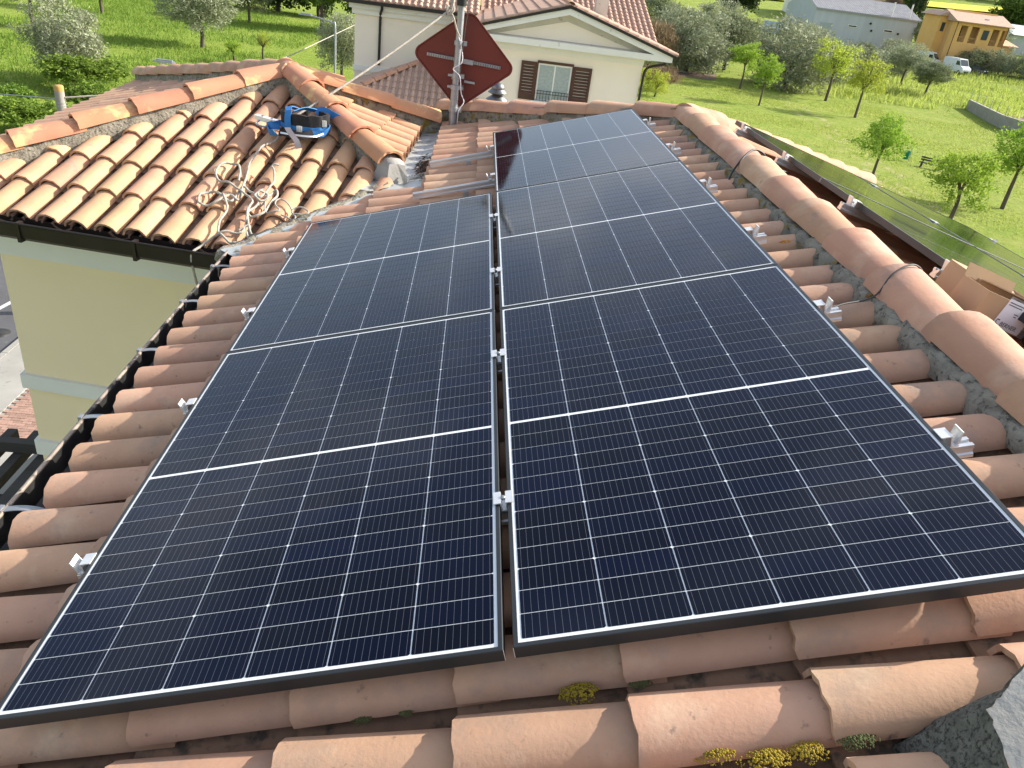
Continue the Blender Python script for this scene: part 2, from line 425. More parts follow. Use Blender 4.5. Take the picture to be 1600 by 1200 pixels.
def mortar(parent, p, q, wl, wr, top, low, m, rs=5, step=.05, name='mortar_bed', jit=.012, lowr=None):
    """bed of mortar under ridge tiles; wl/wr half widths left/right of p->q, top height and how far it goes down at the sides"""
    R_ = random.Random(rs); p, q = Vector(p), Vector(q); d = q - p; x = d.normalized(); y = Vector((0, 0, 1)).cross(x).normalized(); n = max(2, int(d.length / step))
    lowr = low if lowr is None else lowr
    prof = [(wl, -low), (wl * 1.0, -low * .55), (wl * .93, -low * .1), (wl * .7, top), (0, top * 1.1), (-wr * .7, top), (-wr * .93, -lowr * .1), (-wr, -lowr * .55), (-wr, -lowr)]
    mb = MB(); vs = []
    for i in range(n + 1):
        for a, b in prof:
            s = p + x * (d.length * i / n)
            k = mnoise.noise(Vector((i * .9 + rs, a * 30, b * 30)))
            vs.append(s + y * (a + k * jit * 1.6 + R_.uniform(-jit, jit) * .5) + Vector((0, 0, b + R_.uniform(-jit, jit) * .6)) + x * R_.uniform(-jit, jit))
    k = len(prof)
    mb.add(vs, [(i * k + j, (i + 1) * k + j, (i + 1) * k + j + 1, i * k + j + 1) for i in range(n) for j in range(k - 1)], True)
    mb.add(vs[:k], [tuple(range(k))]); mb.add(vs[-k:], [tuple(range(k))[::-1]])
    Mi = WM[parent.name].inverted(); mb.v = [tuple(Mi @ Vector(v)) for v in mb.v]
    return mb.build(name, m, parent, WM[parent.name])


def poly_slab(name, F, poly, n0, n1, m, parent):
    """flat slab in a slope frame, polygon in (u,v)"""
    mb = MB().prism(poly, 'z', n0, n1)
    return mb.build(name, m, parent, F)


# ------------------------------------------------------------------ terrain
GZ = -9.0


def terrain(x, y):
    r = math.hypot(x, y)
    z = GZ
    if y > 0: z += max(0, r - 165) * .075
    z += .25 * mnoise.noise(Vector((x * .02, y * .02, 0))) * min(1, max(0, (r - 30) / 40))
    return z


def ground_mat():
    m = bpy.data.materials.new('grass_ground'); m.use_nodes = True; t = m.node_tree; t.nodes.clear(); L = t.links.new
    o = N(t, 'ShaderNodeOutputMaterial'); p = N(t, 'ShaderNodeBsdfPrincipled'); p.inputs['Roughness'].default_value = .95; p.inputs['Specular IOR Level'].default_value = .1
    g = N(t, 'ShaderNodeNewGeometry')

    def noise(s, d=6, r=.6, dist=0):
        n = N(t, 'ShaderNodeTexNoise'); n.inputs['Scale'].default_value = s; n.inputs['Detail'].default_value = d; n.inputs['Roughness'].default_value = r; n.inputs['Distortion'].default_value = dist
        L(g.outputs['Position'], n.inputs['Vector']); return n.outputs[0]

    def mr(f, a, b, c=0, d=1):
        n = N(t, 'ShaderNodeMapRange'); L(f, n.inputs['Value'])
        for k, q in zip(('From Min', 'From Max', 'To Min', 'To Max'), (a, b, c, d)): n.inputs[k].default_value = q
        return n.outputs[0]

    def mix(f, a, b):
        x = N(t, 'ShaderNodeMixRGB'); L(f, x.inputs[0])
        for i, q in ((1, a), (2, b)):
            if isinstance(q, tuple): x.inputs[i].default_value = (*q, 1)
            else: L(q, x.inputs[i])
        return x.outputs[0]
    c = mix(mr(noise(.06, 4), .35, .65), (.20, .285, .035), (.275, .335, .06))
    c = mix(mr(noise(.9, 6, .7), .35, .7), c, (.125, .205, .02))
    c = mix(mr(noise(5.0, 5, .75), .45, .75), c, (.33, .375, .095))
    # worn, drier turf in the park on the right (x>18)
    sx = N(t, 'ShaderNodeSeparateXYZ'); L(g.outputs['Position'], sx.inputs[0])
    park = mr(sx.outputs[0], 8, 22)
    mu = N(t, 'ShaderNodeMath', operation='MULTIPLY'); L(park, mu.inputs[0]); L(mr(noise(.35, 6, .7), .42, .72, 0, .65), mu.inputs[1])
    c = mix(mu.outputs[0], c, (.34, .345, .10))
    # trodden line across the park: distance to the line x = 36.2-(88.4-y)*.155
    k1 = N(t, 'ShaderNodeMath', operation='MULTIPLY_ADD'); k1.inputs[1].default_value = -.165; k1.inputs[2].default_value = -21.9; L(sx.outputs[1], k1.inputs[0])
    k2 = N(t, 'ShaderNodeMath', operation='ADD'); L(k1.outputs[0], k2.inputs[0]); L(sx.outputs[0], k2.inputs[1])
    nn = mr(noise(.3, 3), .3, .7, -.9, .9)
    k3 = N(t, 'ShaderNodeMath', operation='ADD'); L(k2.outputs[0], k3.inputs[0]); L(nn, k3.inputs[1])
    k4 = N(t, 'ShaderNodeMath', operation='ABSOLUTE'); L(k3.outputs[0], k4.inputs[0])
    k4b = N(t, 'ShaderNodeMath', operation='SUBTRACT'); k4b.inputs[1].default_value = .75; L(k4.outputs[0], k4b.inputs[0])
    k4c = N(t, 'ShaderNodeMath', operation='ABSOLUTE'); L(k4b.outputs[0], k4c.inputs[0])
    f1 = mr(k4c.outputs[0], .45, .1)
    f2 = N(t, 'ShaderNodeMath', operation='MULTIPLY'); L(f1, f2.inputs[0]); L(mr(noise(.8, 5, .7), .45, .6, 0, .85), f2.inputs[1])
    f3 = N(t, 'ShaderNodeMath', operation='MULTIPLY'); L(f2.outputs[0], f3.inputs[0]); L(mr(sx.outputs[1], 92, 86), f3.inputs[1])
    c = mix(f3.outputs[0], c, (.42, .37, .20))
    L(c, p.inputs['Base Color'])
    b = N(t, 'ShaderNodeBump'); b.inputs['Strength'].default_value = .9; b.inputs['Distance'].default_value = .25; L(noise(3.0, 8, .75), b.inputs['Height']); L(b.outputs[0], p.inputs['Normal'])
    L(p.outputs[0], o.inputs[0]); return m


M_['ground'] = ground_mat()
xs = np.concatenate([np.linspace(-900, -140, 20), np.linspace(-120, 160, 71), np.linspace(180, 900, 19)])
ys = np.concatenate([np.linspace(-500, -20, 12), np.linspace(-10, 260, 68), np.linspace(275, 1400, 30)])
Vg = [(x, y, terrain(x, y)) for y in ys for x in xs]
nx = len(xs)
Fg = [(j * nx + i, j * nx + i + 1, (j + 1) * nx + i + 1, (j + 1) * nx + i) for j in range(len(ys) - 1) for i in range(nx - 1)]
gm = npmesh('ground', Vg, Fg)
tag(new('ground', gm, None, I4, M_['ground']), kind='structure')
M_['asphalt'] = mat('asphalt', (.10, .10, .105), (.075, .075, .08), scale=.8, rough=.9, bump=.3, bscale=40, spots=(.14, .14, .14), sscale=9, sthr=(.62, .7))
M_['concrete'] = mat('concrete', (.34, .33, .30), (.27, .26, .235), scale=1.2, rough=.92, bump=.3, bscale=30, spots=(.20, .19, .17), sscale=5, sthr=(.6, .7))
M_['paint'] = mat('road_paint', (.62, .62, .60), (.45, .45, .44), scale=6, rough=.8)
road = MB().add([(-16.2, -60, GZ + .03), (-10.4, -60, GZ + .03), (-10.4, 25, GZ + .03), (-11.2, 92, GZ + .04), (-15.0, 92, GZ + .04), (-16.2, 25, GZ + .03)], [(0, 1, 2, 3, 4, 5)])
ro = road.build('road', M_['asphalt']); tag(ro, kind='structure')
mk = MB().add([(-13.0, 14.5, GZ + .035), (-12.85, 14.5, GZ + .035), (-11.75, 21.0, GZ + .035), (-11.9, 21.0, GZ + .035)], [(0, 1, 2, 3)])
new('road_marking', mk.mesh(), ro, I4, M_['paint'])
mh = MB().lathe([(0, .004), (.30, .004), (.30, 0)], 20)
new('manhole_cover', mh.mesh(), ro, Matrix.Translation((-11.3, 18.2, GZ + .034)), M_['gutter'])
pv = MB().box(-10.4, -9.15, -20, 25, GZ - .1, GZ + .13)
pvo = pv.build('pavement', M_['concrete']); tag(pvo, kind='structure')
kb = MB()
for i in range(40): kb.box(-10.56, -10.41, -15 + i, -15 + i + .985, GZ - .1, GZ + .145)
kbo = kb.build('kerb', M_['concrete'], pvo)
M_['brick'] = mat('paver_red', (.34, .215, .165), (.28, .17, .13), scale=14, rough=.9, rnd=.18, bump=.3, bscale=50)
bed = MB().box(-9.15, -5.5, 8, 25, GZ - .1, GZ + .10).build('paved_path', M_['concrete']); tag(bed, kind='structure')
pm = MB().box(0, .188, 0, .092, 0, .05).mesh('paver'); pm.materials.append(M_['brick'])
cnt = 0
for j in range(34):
    for i in range(8):
        new('paver', pm, bed, Matrix.Translation((-9.12 + i * .2 + (.1 if j % 2 else 0), 12.9 + j * .1, GZ + .075 + random.uniform(-.004, .004))))
yd = MB().box(-9.1, 10.5, 25.05, 45, GZ - .2, GZ + .06).build('bounce_yard', M_['concrete']); tag(yd, kind='structure')  # unseen paving, added so the walls get neutral bounce instead of green
yd = MB().box(-5.45, 10.5, -12, 25.0, GZ - .2, GZ + .06).build('bounce_yard', M_['concrete']); tag(yd, kind='structure')  # same added paving around the near house, also out of view
M_['rape'] = mat('rapeseed_field', (.62, .56, .015), (.52, .50, .02), scale=.5, rough=.95, coords='Object', bump=.6, bscale=2)
M_['soil'] = mat('bare_soil', (.22, .15, .10), (.17, .115, .08), scale=.6, rough=.95, bump=.6, bscale=4)


def patch(name, quad, m, n=14, lift=.12):
    q = [Vector((a, b, 0)) for a, b in quad]; V = []
    for j in range(n + 1):
        for i in range(n + 1):
            s, t_ = i / n, j / n
            p = (q[0] * (1 - s) + q[1] * s) * (1 - t_) + (q[3] * (1 - s) + q[2] * s) * t_
            V.append((p.x, p.y, terrain(p.x, p.y) + lift))
    F = [(j * (n + 1) + i, j * (n + 1) + i + 1, (j + 1) * (n + 1) + i + 1, (j + 1) * (n + 1) + i) for j in range(n) for i in range(n)]
    return tag(new(name, npmesh(name, V, F), None, I4, m), kind='structure')


patch('field', [(86, 256), (114, 256), (120, 285), (92, 285)], M_['rape'], lift=.5)
patch('field', [(140, 284), (190, 284), (203, 306), (150, 306)], M_['rape'], lift=.5)
patch('path', [(20, 100), (31, 101), (33, 108), (22, 108)], M_['soil'], lift=.05)

# ------------------------------------------------------------------ the house under the camera
house = thing('house', (1, 3, GZ), 'yellow house with terracotta tiled hip roofs carrying the solar panels', 'house')


def shift(pl, d): return (pl[0] + pl[1] * d, pl[1])


V0, V1 = Vector((-.52, 3.58, 0)), Vector((.40, 4.56, 0))
M_['deck'] = mat('roof_bedding', (.10, .075, .06), (.06, .045, .036), scale=10, rough=.95, bump=.5, bscale=30)
deck = poly_slab('main_roof', FM, [(-.46, -2.2), (2.70, -2.2), (2.70, 5.28), (.72, 6.86), (.42, 6.7), (.34, 4.55), (-.46, 3.62)], -.29, -.235, M_['deck'], house)
wing1 = MB().add([tuple(F1.inverted() @ (p - Vector((0, 0, .14)))) for p in (FL + Vector((.05, .04, 0)), Vector((-.45, 3.78, -.30)), Vector((.42, 4.62, .03)), B, A)], [(0, 1, 2, 3, 4)]).build('wing_front_roof', M_['deck'], house, F1)
wing2 = MB().add([tuple(F2.inverted() @ (p - Vector((0, 0, .14)))) for p in (A, B, Vector((.44, 4.62, .04)), Vector((.66, 6.7, .04)), CC)], [(0, 1, 2, 3, 4)]).build('wing_side_roof', M_['deck'], house, F2)
wing3 = MB().add([tuple(F3.inverted() @ (p - Vector((0, 0, .14)))) for p in (A, BL, FL)], [(0, 1, 2)]).build('wing_street_roof', M_['deck'], house, F3)
MB().add([tuple(p - Vector((0, 0, .1))) for p in (A, CC, Vector((.7, 9.2, -.7)), BL)], [(0, 1, 2, 3)]).build('wing_rear_roof', M_['pan'], house)
MB().add([tuple(p - Vector((0, 0, .08))) for p in (APEX, HIPM, Vector((.6, 8.3, -.3)), HIPE)], [(0, 1, 2, 3)]).build('hip_end_roof', M_['pan'], house)
eroof = poly_slab('east_roof', FE, [(-3.05, 2.5), (-.02, 2.5), (-.02, -5.2), (-3.05, -8.0)], -.26, -.20, M_['deck'], house)

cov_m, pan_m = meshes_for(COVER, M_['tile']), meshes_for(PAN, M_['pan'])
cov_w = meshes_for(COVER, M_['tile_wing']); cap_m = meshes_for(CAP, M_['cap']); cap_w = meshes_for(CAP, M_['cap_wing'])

pv_val = vplane(V0, V1, (1.5, 3.5)); pv_x = vplane((.605, 4.3), (.66, 6.9), (2, 5)); pv_hip = shift(vplane(APEX, HIPM, (1.5, 4)), .05)


def planes_M(u, v):
    r = []
    if v > 3.3: r.append(shift(pv_val, .03))
    if v > 4.45: r = [pv_x]
    if v > 4.8: r.append(pv_hip)
    return r


def keep_M(u, v):
    if v < -.62: return 0
    e = u + .46
    if u > 1.2 and e < 2.24 and .12 < v < 5.05: return 2
    if u > .0 and e < 1.16 and .12 < v < 3.35: return 2
    if u < 1.14 < e and .3 < v < 3.3: return 2
    return 1


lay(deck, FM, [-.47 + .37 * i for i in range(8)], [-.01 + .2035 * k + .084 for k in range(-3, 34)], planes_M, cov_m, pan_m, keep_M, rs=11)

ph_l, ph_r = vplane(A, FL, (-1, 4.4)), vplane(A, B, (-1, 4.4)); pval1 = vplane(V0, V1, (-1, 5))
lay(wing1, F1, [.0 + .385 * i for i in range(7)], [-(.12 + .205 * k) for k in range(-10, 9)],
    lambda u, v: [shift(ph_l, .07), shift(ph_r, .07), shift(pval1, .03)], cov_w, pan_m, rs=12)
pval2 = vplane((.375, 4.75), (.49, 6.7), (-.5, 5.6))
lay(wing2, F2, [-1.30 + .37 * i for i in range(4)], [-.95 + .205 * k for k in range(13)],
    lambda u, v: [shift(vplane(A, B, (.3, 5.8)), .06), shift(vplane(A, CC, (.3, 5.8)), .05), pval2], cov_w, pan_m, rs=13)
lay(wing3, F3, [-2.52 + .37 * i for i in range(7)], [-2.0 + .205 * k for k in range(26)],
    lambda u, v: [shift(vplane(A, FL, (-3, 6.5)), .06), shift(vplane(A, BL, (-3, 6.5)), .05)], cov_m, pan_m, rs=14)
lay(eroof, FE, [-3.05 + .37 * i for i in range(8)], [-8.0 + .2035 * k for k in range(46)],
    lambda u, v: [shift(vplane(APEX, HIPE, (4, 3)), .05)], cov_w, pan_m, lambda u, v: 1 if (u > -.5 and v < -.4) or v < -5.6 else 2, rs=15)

# ridge and hip tiles with their mortar
up = Vector((0, 0, 1))
ridge = mortar(house, (RX, 5.15, .618), (RX, 1.9, .618), .10, .150, .0, .075, M_['mortar_lichen'], rs=2, name='ridge', lowr=.075, jit=.018)
mortar(ridge, (RX, 1.9, .618), (RX, -1.6, .618), .10, .150, .0, .075, M_['mortar'], rs=33, lowr=.075, jit=.018)
caps(ridge, (RX, 5.22, .622), (RX, -1.5, .616), cap_m, .455, rs=21)
hipm = mortar(house, HIPM + up * .05, APEX + up * .02, .10, .12, .05, .16, M_['mortar_lichen'], rs=3, name='far_hip')
caps(hipm, HIPM + up * .065, APEX + up * .01, cap_m, .43, rs=22)
hipe = mortar(house, HIPE + up * .02, APEX, .11, .13, .045, .12, M_['mortar'], rs=4, name='east_hip')
caps(hipe, HIPE + up * .045, APEX + up * .02, cap_m, .43, rs=23)
hl = mortar(house, FL + up * .01, A + up * .03, .085, .10, .05, .12, M_['mortar'], rs=5, name='wing_hip')
caps(hl, FL + up * .03, A + up * .035, cap_w, .43, rs=24, width=.92)
hr = mortar(house, B + up * .0, A + up * .02, .085, .12, .04, .12, M_['mortar'], rs=6, name='wing_hip')
caps(hr, B + up * .02, A + up * .04, cap_w, .44, rs=25, width=.92)
hb = mortar(house, CC + up * .01, A + up * .02, .09, .12, .05, .12, M_['mortar_lichen'], rs=7, name='wing_hip')
caps(hb, CC + up * .04, A + up * .035, cap_w, .42, rs=26, width=.92)
hbl = mortar(house, BL, A + up * .02, .09, .10, .05, .12, M_['mortar'], rs=8, name='wing_hip')
caps(hbl, BL + up * .03, A + up * .035, cap_m, .42, rs=27, width=.92)

# valleys: zinc sheet along the wing, mortared joint along the lower valley
zv = MB()
nz_ = 16
for i in range(nz_):
    y0, y1 = 4.50 + i * 2.35 / nz_, 4.50 + (i + 1) * 2.35 / nz_
    for (ua, ub, na, nb) in ((.15, .42, -.085, -.155), (.42, .56, -.155, -.16), (.56, .78, -.16, -.145)):
        zv.add([(ua + .02 * (y0 - 4.5), y0, na), (ub + .07 * (y0 - 4.5), y0, nb), (ub + .07 * (y1 - 4.5), y1, nb), (ua + .02 * (y1 - 4.5), y1, na)], [(0, 1, 2, 3)], True)
zvo = zv.build('valley_sheet', M_['zinc'], house, FM)
sh = MB()
d01 = (V1 - V0).normalized(); n01 = Vector((d01.y, -d01.x, 0))
for i in range(14):
    p = V0 + d01 * (i * .1 + .0); q = p + d01 * .1
    z = lambda pt: (FM @ Vector(((pt.x / math.cos(S_M)) - .03, pt.y, 0))).z - .155
    a_, b_, c_, d_ = p - n01 * .10, p + n01 * .16, q + n01 * .16, q - n01 * .10
    sh.add([(a_.x, a_.y, z(p) + .03), (b_.x, b_.y, z(b_)), (c_.x, c_.y, z(c_)), (d_.x, d_.y, z(q) + .03)], [(0, 1, 2, 3)], True)
sh.build('valley_sheet', M_['zinc'], house)
vm = mortar(house, V0 + Vector((-.06, .06, -.30)), V1 + Vector((-.06, .06, -.02)), .05, .045, .015, .08, M_['mortar'], rs=31, name='valley_mortar', jit=.028)
lump = mortar(house, B + Vector((-.05, .05, .0)), B + Vector((.05, -.07, -.05)), .10, .10, .085, .14, M_['mortar_new'], rs=32, name='mortar_lump', jit=.015)

# walls of the house
wp = [(-2.50, 4.515), (.30, 4.075), (.30, 8.7), (-2.6, 8.7)]


def grow(poly, d):
    c = Vector((sum(p[0] for p in poly) / len(poly), sum(p[1] for p in poly) / len(poly)))
    return [(p[0] + math.copysign(d, p[0] - c.x), p[1] + math.copysign(d, p[1] - c.y)) for p in poly]


wall = MB().prism(wp, 'z', GZ - .3, -.56).build('wall', M_['wall_y'], house)
MB().prism(grow(wp, .015), 'z', -.815, -.52).build('frieze', M_['wall_w'], wall)
MB().prism(grow(wp, .03), 'z', -1.975, -1.85).build('string_course', M_['wall_w'], wall)
MB().prism(grow(wp, .03), 'z', -2.635, -2.49).build('string_course', M_['wall_w'], wall)
MB().prism(grow(wp, .30), 'z', -.52, -.455).build('soffit', M_['wall_w'], wall)
MB().prism([(-.12, -6), (5.3, -6), (5.3, 7.6), (.8, 7.6), (.35, 4.2), (-.12, 3.9)], 'z', GZ - .3, -.62).build('wall', M_['wall_y'], house)
MB().box(-.42, .0, -6, 3.62, -.60, -.50).build('soffit', M_['wall_w'], house)

# gutters
gp = [(-.405, -.285), (-.41, -.385), (-.44, -.40), (-.51, -.40), (-.54, -.385), (-.545, -.285)]
gi = [(-.536, -.287), (-.531, -.378), (-.507, -.391), (-.443, -.391), (-.419, -.378), (-.414, -.287)]
gt = MB().prism(gp + gi, 'y', -3.0, 3.66).build('gutter', M_['gutter'], house)
MB().tube([(-.545, -3.0, -.283), (-.545, 3.66, -.283)], .0085, 8).build('lip', M_['lip'], gt)
bkm = MB()
for i in range(8):
    t0, t1 = -.545 + i * .15 / 8, -.545 + (i + 1) * .15 / 8
    h = lambda t: -.276 + .012 * math.sin((t + .545) / .15 * math.pi)
    bkm.add([(t0, -.014, h(t0)), (t1, -.014, h(t1)), (t1, .014, h(t1)), (t0, .014, h(t0)), (t0, -.014, h(t0) - .003), (t1, -.014, h(t1) - .003), (t1, .014, h(t1) - .003), (t0, .014, h(t0) - .003)],
            [(0, 1, 2, 3), (7, 6, 5, 4), (0, 4, 5, 1), (2, 6, 7, 3)])
bkm.box(-.562, -.548, -.015, .015, -.31, -.27)
bkm = bkm.mesh('bracket'); bkm.materials.append(M_['galv'])
for y in (.42, 1.01, 1.61, 2.22, 2.81, 3.35): new('bracket', bkm, gt, Matrix.Translation((0, y, 0)))
ex_ = Vector((math.cos(a9), -math.sin(a9), 0)); ey_ = Vector((math.sin(a9), math.cos(a9), 0))
GF = Matrix(((ex_.x, ey_.x, 0, P0.x), (ex_.y, ey_.y, 0, P0.y), (0, 0, 1, P0.z), (0, 0, 0, 1)))
gp = [(.03, -.05), (.03, -.14), (.005, -.165), (-.075, -.165), (-.10, -.14), (-.105, -.045)]
gi = [(-.096, -.047), (-.091, -.135), (-.07, -.155), (0, -.155), (.021, -.135), (.021, -.05)]
g2 = MB().prism(gp + gi, 'x', -1.75, .93).build('gutter', M_['gutter_brown'], house, GF)
MB().tube([(-1.75, -.105, -.043), (.93, -.105, -.043)], .0085, 8).build('lip', M_['gutter_brown'], g2, GF)
for x in (-.62, .18, .78): MB().box(x - .012, x + .012, -.113, -.06, -.17, -.035).build('bracket', M_['gutter_brown'], g2, GF)
MB().box(-1.75, .9, .031, .06, -.20, -.09).build('fascia', M_['gutter_brown'], g2, GF)

# rough mortar shoulder beside the camera: a light trowelled top and a dark pitted face
R_ = random.Random(9)
edge = [(1.93, -.62), (1.945, -.46), (1.95, -.38), (1.964, -.33), (1.972, -.277), (2.016, -.253), (2.08, -.204), (2.12, -.18), (2.15, -.2), (2.2, -.3)]
nn_ = 5; pts_e = []
for i in range(len(edge) - 1):
    for k in range(nn_):
        f = k / nn_; pts_e.append(tuple(edge[i][j] * (1 - f) + edge[i + 1][j] * f + R_.uniform(-.0025, .0025) for j in range(2)))
top = []; face = []
for i, (u, v) in enumerate(pts_e):
    t_ = i / len(pts_e); hgt = .0 + .02 * t_
    row = [(u * (1 - q) + 2.35 * q , v * (1 - q) - .75 * q, hgt + .05 * q + .006 * mnoise.noise(Vector((u * 9, v * 9, 2)))) for q in (0, .06, .14, .25, .4, .6, .8, 1.0)]
    top.append(row)
    face.append([(u - (.12 if t_ < .6 else .04) * q + R_.uniform(-.003, .003) * (q > 0), v + (.08 if t_ < .6 else .03) * q + R_.uniform(-.003, .003) * (q > 0), hgt + (-.19 - hgt) * q) for q in (0, .2, .4, .6, .8, 1.0)])


def grid_mb(rows):
    k = len(rows[0]); return MB().add([p for r in rows for p in r], [(i * k + j, (i + 1) * k + j, (i + 1) * k + j + 1, i * k + j + 1) for i in range(len(rows) - 1) for j in range(k - 1)], True)


shd = grid_mb(top).build('mortar_shoulder', M_['mortar_new'], house, FM)
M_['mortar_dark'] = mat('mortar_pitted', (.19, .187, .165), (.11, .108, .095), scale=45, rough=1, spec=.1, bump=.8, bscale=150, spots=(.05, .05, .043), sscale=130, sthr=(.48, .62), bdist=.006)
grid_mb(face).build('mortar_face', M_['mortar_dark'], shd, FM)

# ------------------------------------------------------------------ solar panels
PW, PL, FW = 1.134, 1.762, .011
CW, CH, GU, GV = .1800, .0688, .0031, .0024


def cell_mesh(kind):
    c = .0030; w_, h = CW, CH
    if kind == 0: p = [(c, 0), (w_ - c, 0), (w_, c), (w_, h), (0, h), (0, c)]           # near end of the full cell
    elif kind == 2: p = [(0, 0), (w_, 0), (w_, h - c), (w_ - c, h), (c, h), (0, h - c)]
    else: p = [(0, 0), (w_, 0), (w_, h), (0, h)]
    m = MB().prism(p, 'z', -.0006, 0).mesh('cell'); m.materials.append(M_['cell']); return m


CELL = [cell_mesh(k) for k in range(3)]
bu = (PW - 6 * CW - 5 * GU) / 2
MID = .013
bv = (PL - 24 * CH - 22 * GV - MID) / 2


def bars(prof, w_, l_):
    """frame with mitred corners: prof in (inset, height)"""
    vs = []; n = len(prof)
    for cx, cy in ((0, 0), (w_, 0), (w_, l_), (0, l_)):
        for a, b in prof: vs.append((cx + (a if cx == 0 else -a), cy + (a if cy == 0 else -a), b))
    fs = [(((k) % 4) * n + i, ((k + 1) % 4) * n + i, ((k + 1) % 4) * n + (i + 1) % n, (k % 4) * n + (i + 1) % n) for k in range(4) for i in range(n)]
    return vs, fs


fv, ff = bars([(0, -.032), (0, -.0015), (.0015, 0), (FW, 0), (FW, -.0035), (.003, -.0035), (.003, -.032)], PW, PL)
FRAME = MB().add(fv, ff).mesh('frame'); FRAME.materials.append(M_['frame'])
cor = MB()
for cx, cy in ((0, 0), (PW, 0), (PW, PL), (0, PL)):
    sx_, sy_ = (1 if cx == 0 else -1), (1 if cy == 0 else -1)
    cor.box(min(cx - sx_ * .0006, cx + sx_ * .0006), max(cx - sx_ * .0006, cx + sx_ * .0006), min(cy - sy_ * .0006, cy + sy_ * .0008), max(cy - sy_ * .0006, cy + sy_ * .0008), -.031, -.002)
CORNER = cor.mesh('corner_seam'); CORNER.materials.append(M_['alu_end'])
BACK = MB().box(FW, PW - FW, FW, PL - FW, -.0033, -.0025).mesh('backsheet'); BACK.materials.append(M_['backsheet'])
SHEET = MB()
for i in range(6):
    for j in range(24):
        u = bu + i * (CW + GU); v = bv + j * (CH + GV) + (MID - GV if j >= 12 else 0)
        SHEET.box(u, u + CW, v, v + CH, -.0023, -.0017)
SHEET = SHEET.mesh('cell_sheet'); SHEET.materials.append(M_['cell'])


def panel(F, u, v, label, cells=True, group=None):
    Mw = F @ Matrix.Translation((u, v, 0))
    p = tag(new('solar_panel', None, None, Mw), label, 'solar panel', group)
    new('frame', FRAME, p, Mw); new('backsheet', BACK, p, Mw); new('corner_seam', CORNER, p, Mw)
    if cells:
        for i in range(6):
            for j in range(24):
                uu = bu + i * (CW + GU); vv = bv + j * (CH + GV) + (MID - GV if j >= 12 else 0)
                new('cell', CELL[j % 3], p, Mw @ Matrix.Translation((uu, vv, -.0017)))
    else:
        o = new('cell_sheet', SHEET, p, Mw); o['kind'] = 'stuff'
    return p


UR = PW + .0212
G_ = 'solar panels on the near slope'
JR = lambda: random.uniform(-.0015, .0015)
panel(FM, 0, 0, 'solar panel filling the bottom left, nearest of the left column', group=G_)
panel(FM, 0, PL + .003, 'solar panel at the far end of the left column, beside the coiled rope', group=G_)
panel(FM, UR, .003, 'solar panel at bottom right, nearest of the right column', group=G_)
panel(FM, UR, .003 + PL + .003, 'middle solar panel of the right column of three', group=G_)
panel(FM, UR, .003 + 2 * (PL + .003), 'farthest solar panel of the right column, below the red dish', group=G_)

# rails with their clamps
endc = MB(); endc.prism([(-.022, .004), (.008, .004), (.008, .001), (-.018, .001), (-.018, -.03), (-.040, -.03), (-.040, -.026), (-.022, -.026)], 'y', -.022, .022)
endc.prism([(-.034, -.026), (-.046, .012), (-.050, .010), (-.040, -.026)], 'y', -.020, .020)
endc = endc.mesh('clamp'); endc.materials.append(M_['alu_end'])
bolt = MB().lathe([(0, .012), (.006, .012), (.0068, .010), (.0068, .004), (.0, .004)], 8).mesh('bolt'); bolt.materials.append(M_['galv'])
midc = MB().prism([(-.026, .003), (-.026, .006), (-.006, .006), (-.006, -.02), (.006, -.02), (.006, .006), (.026, .006), (.026, .003), (.009, .003), (.009, -.024), (-.009, -.024), (-.009, .003)], 'y', -.025, .025)
midc = midc.mesh('clamp'); midc.materials.append(M_['alu_end'])
railp = [(-.02, -.072), (.02, -.072), (.02, -.062), (.016, -.058), (.016, -.048), (.02, -.044), (.02, -.034), (.007, -.034), (.007, -.041), (-.007, -.041), (-.007, -.034), (-.02, -.034), (-.02, -.044), (-.016, -.048), (-.016, -.058), (-.02, -.062)]
names = ['nearest rail under the panels, at the bottom of the picture', 'second rail from the camera under the panels', 'third rail from the camera under the panels', 'fourth rail from the camera under the panels',
         'bare rail just beyond the left column of panels', 'bare rail farthest up the roof, towards the valley']
XM = PW + .0106
for k, v in enumerate((.51, 1.36, 2.20, 3.04, 3.95, 4.79)):
    r0 = -.05 if k < 4 else (.60 if k == 4 else .66)
    Mw = FM @ Matrix.Translation((0, v, 0))
    rail = tag(new('mounting_rail', MB().prism(railp, 'x', r0, 2.375).mesh('rail'), None, Mw, M_['alu']), 'aluminium ' + names[k], 'rail', 'mounting rails on the near slope')
    flip = Matrix.Diagonal((-1, 1, 1, 1))
    if k < 4:
        c = new('clamp', endc, rail, Mw @ Matrix.Translation((-.004, 0, 0))); new('bolt', bolt, c, Mw @ Matrix.Translation((-.028, 0, -.022)))
    else:
        c = new('clamp', endc, rail, Mw @ Matrix.Translation((UR - .004, 0, 0))); new('bolt', bolt, c, Mw @ Matrix.Translation((UR - .028, 0, -.022)))
    if k < 4:
        c = new('clamp', midc, rail, Mw @ Matrix.Translation((XM, 0, 0))); new('bolt', bolt, c, Mw @ Matrix.Translation((XM, 0, -.004)))
    c = new('clamp', endc, rail, Mw @ Matrix.Translation((UR + PW + .004, 0, 0)) @ Matrix.Rotation(math.pi, 4, 'Z')); new('bolt', bolt, c, Mw @ Matrix.Translation((UR + PW + .028, 0, -.022)))
    for u in ((.28, 1.75) if k < 4 else (.95, 1.75)):
        MB().box(u - .015, u + .015, -.045, .0, -.15, -.072).build('roof_hook', M_['galv'], rail, Mw)

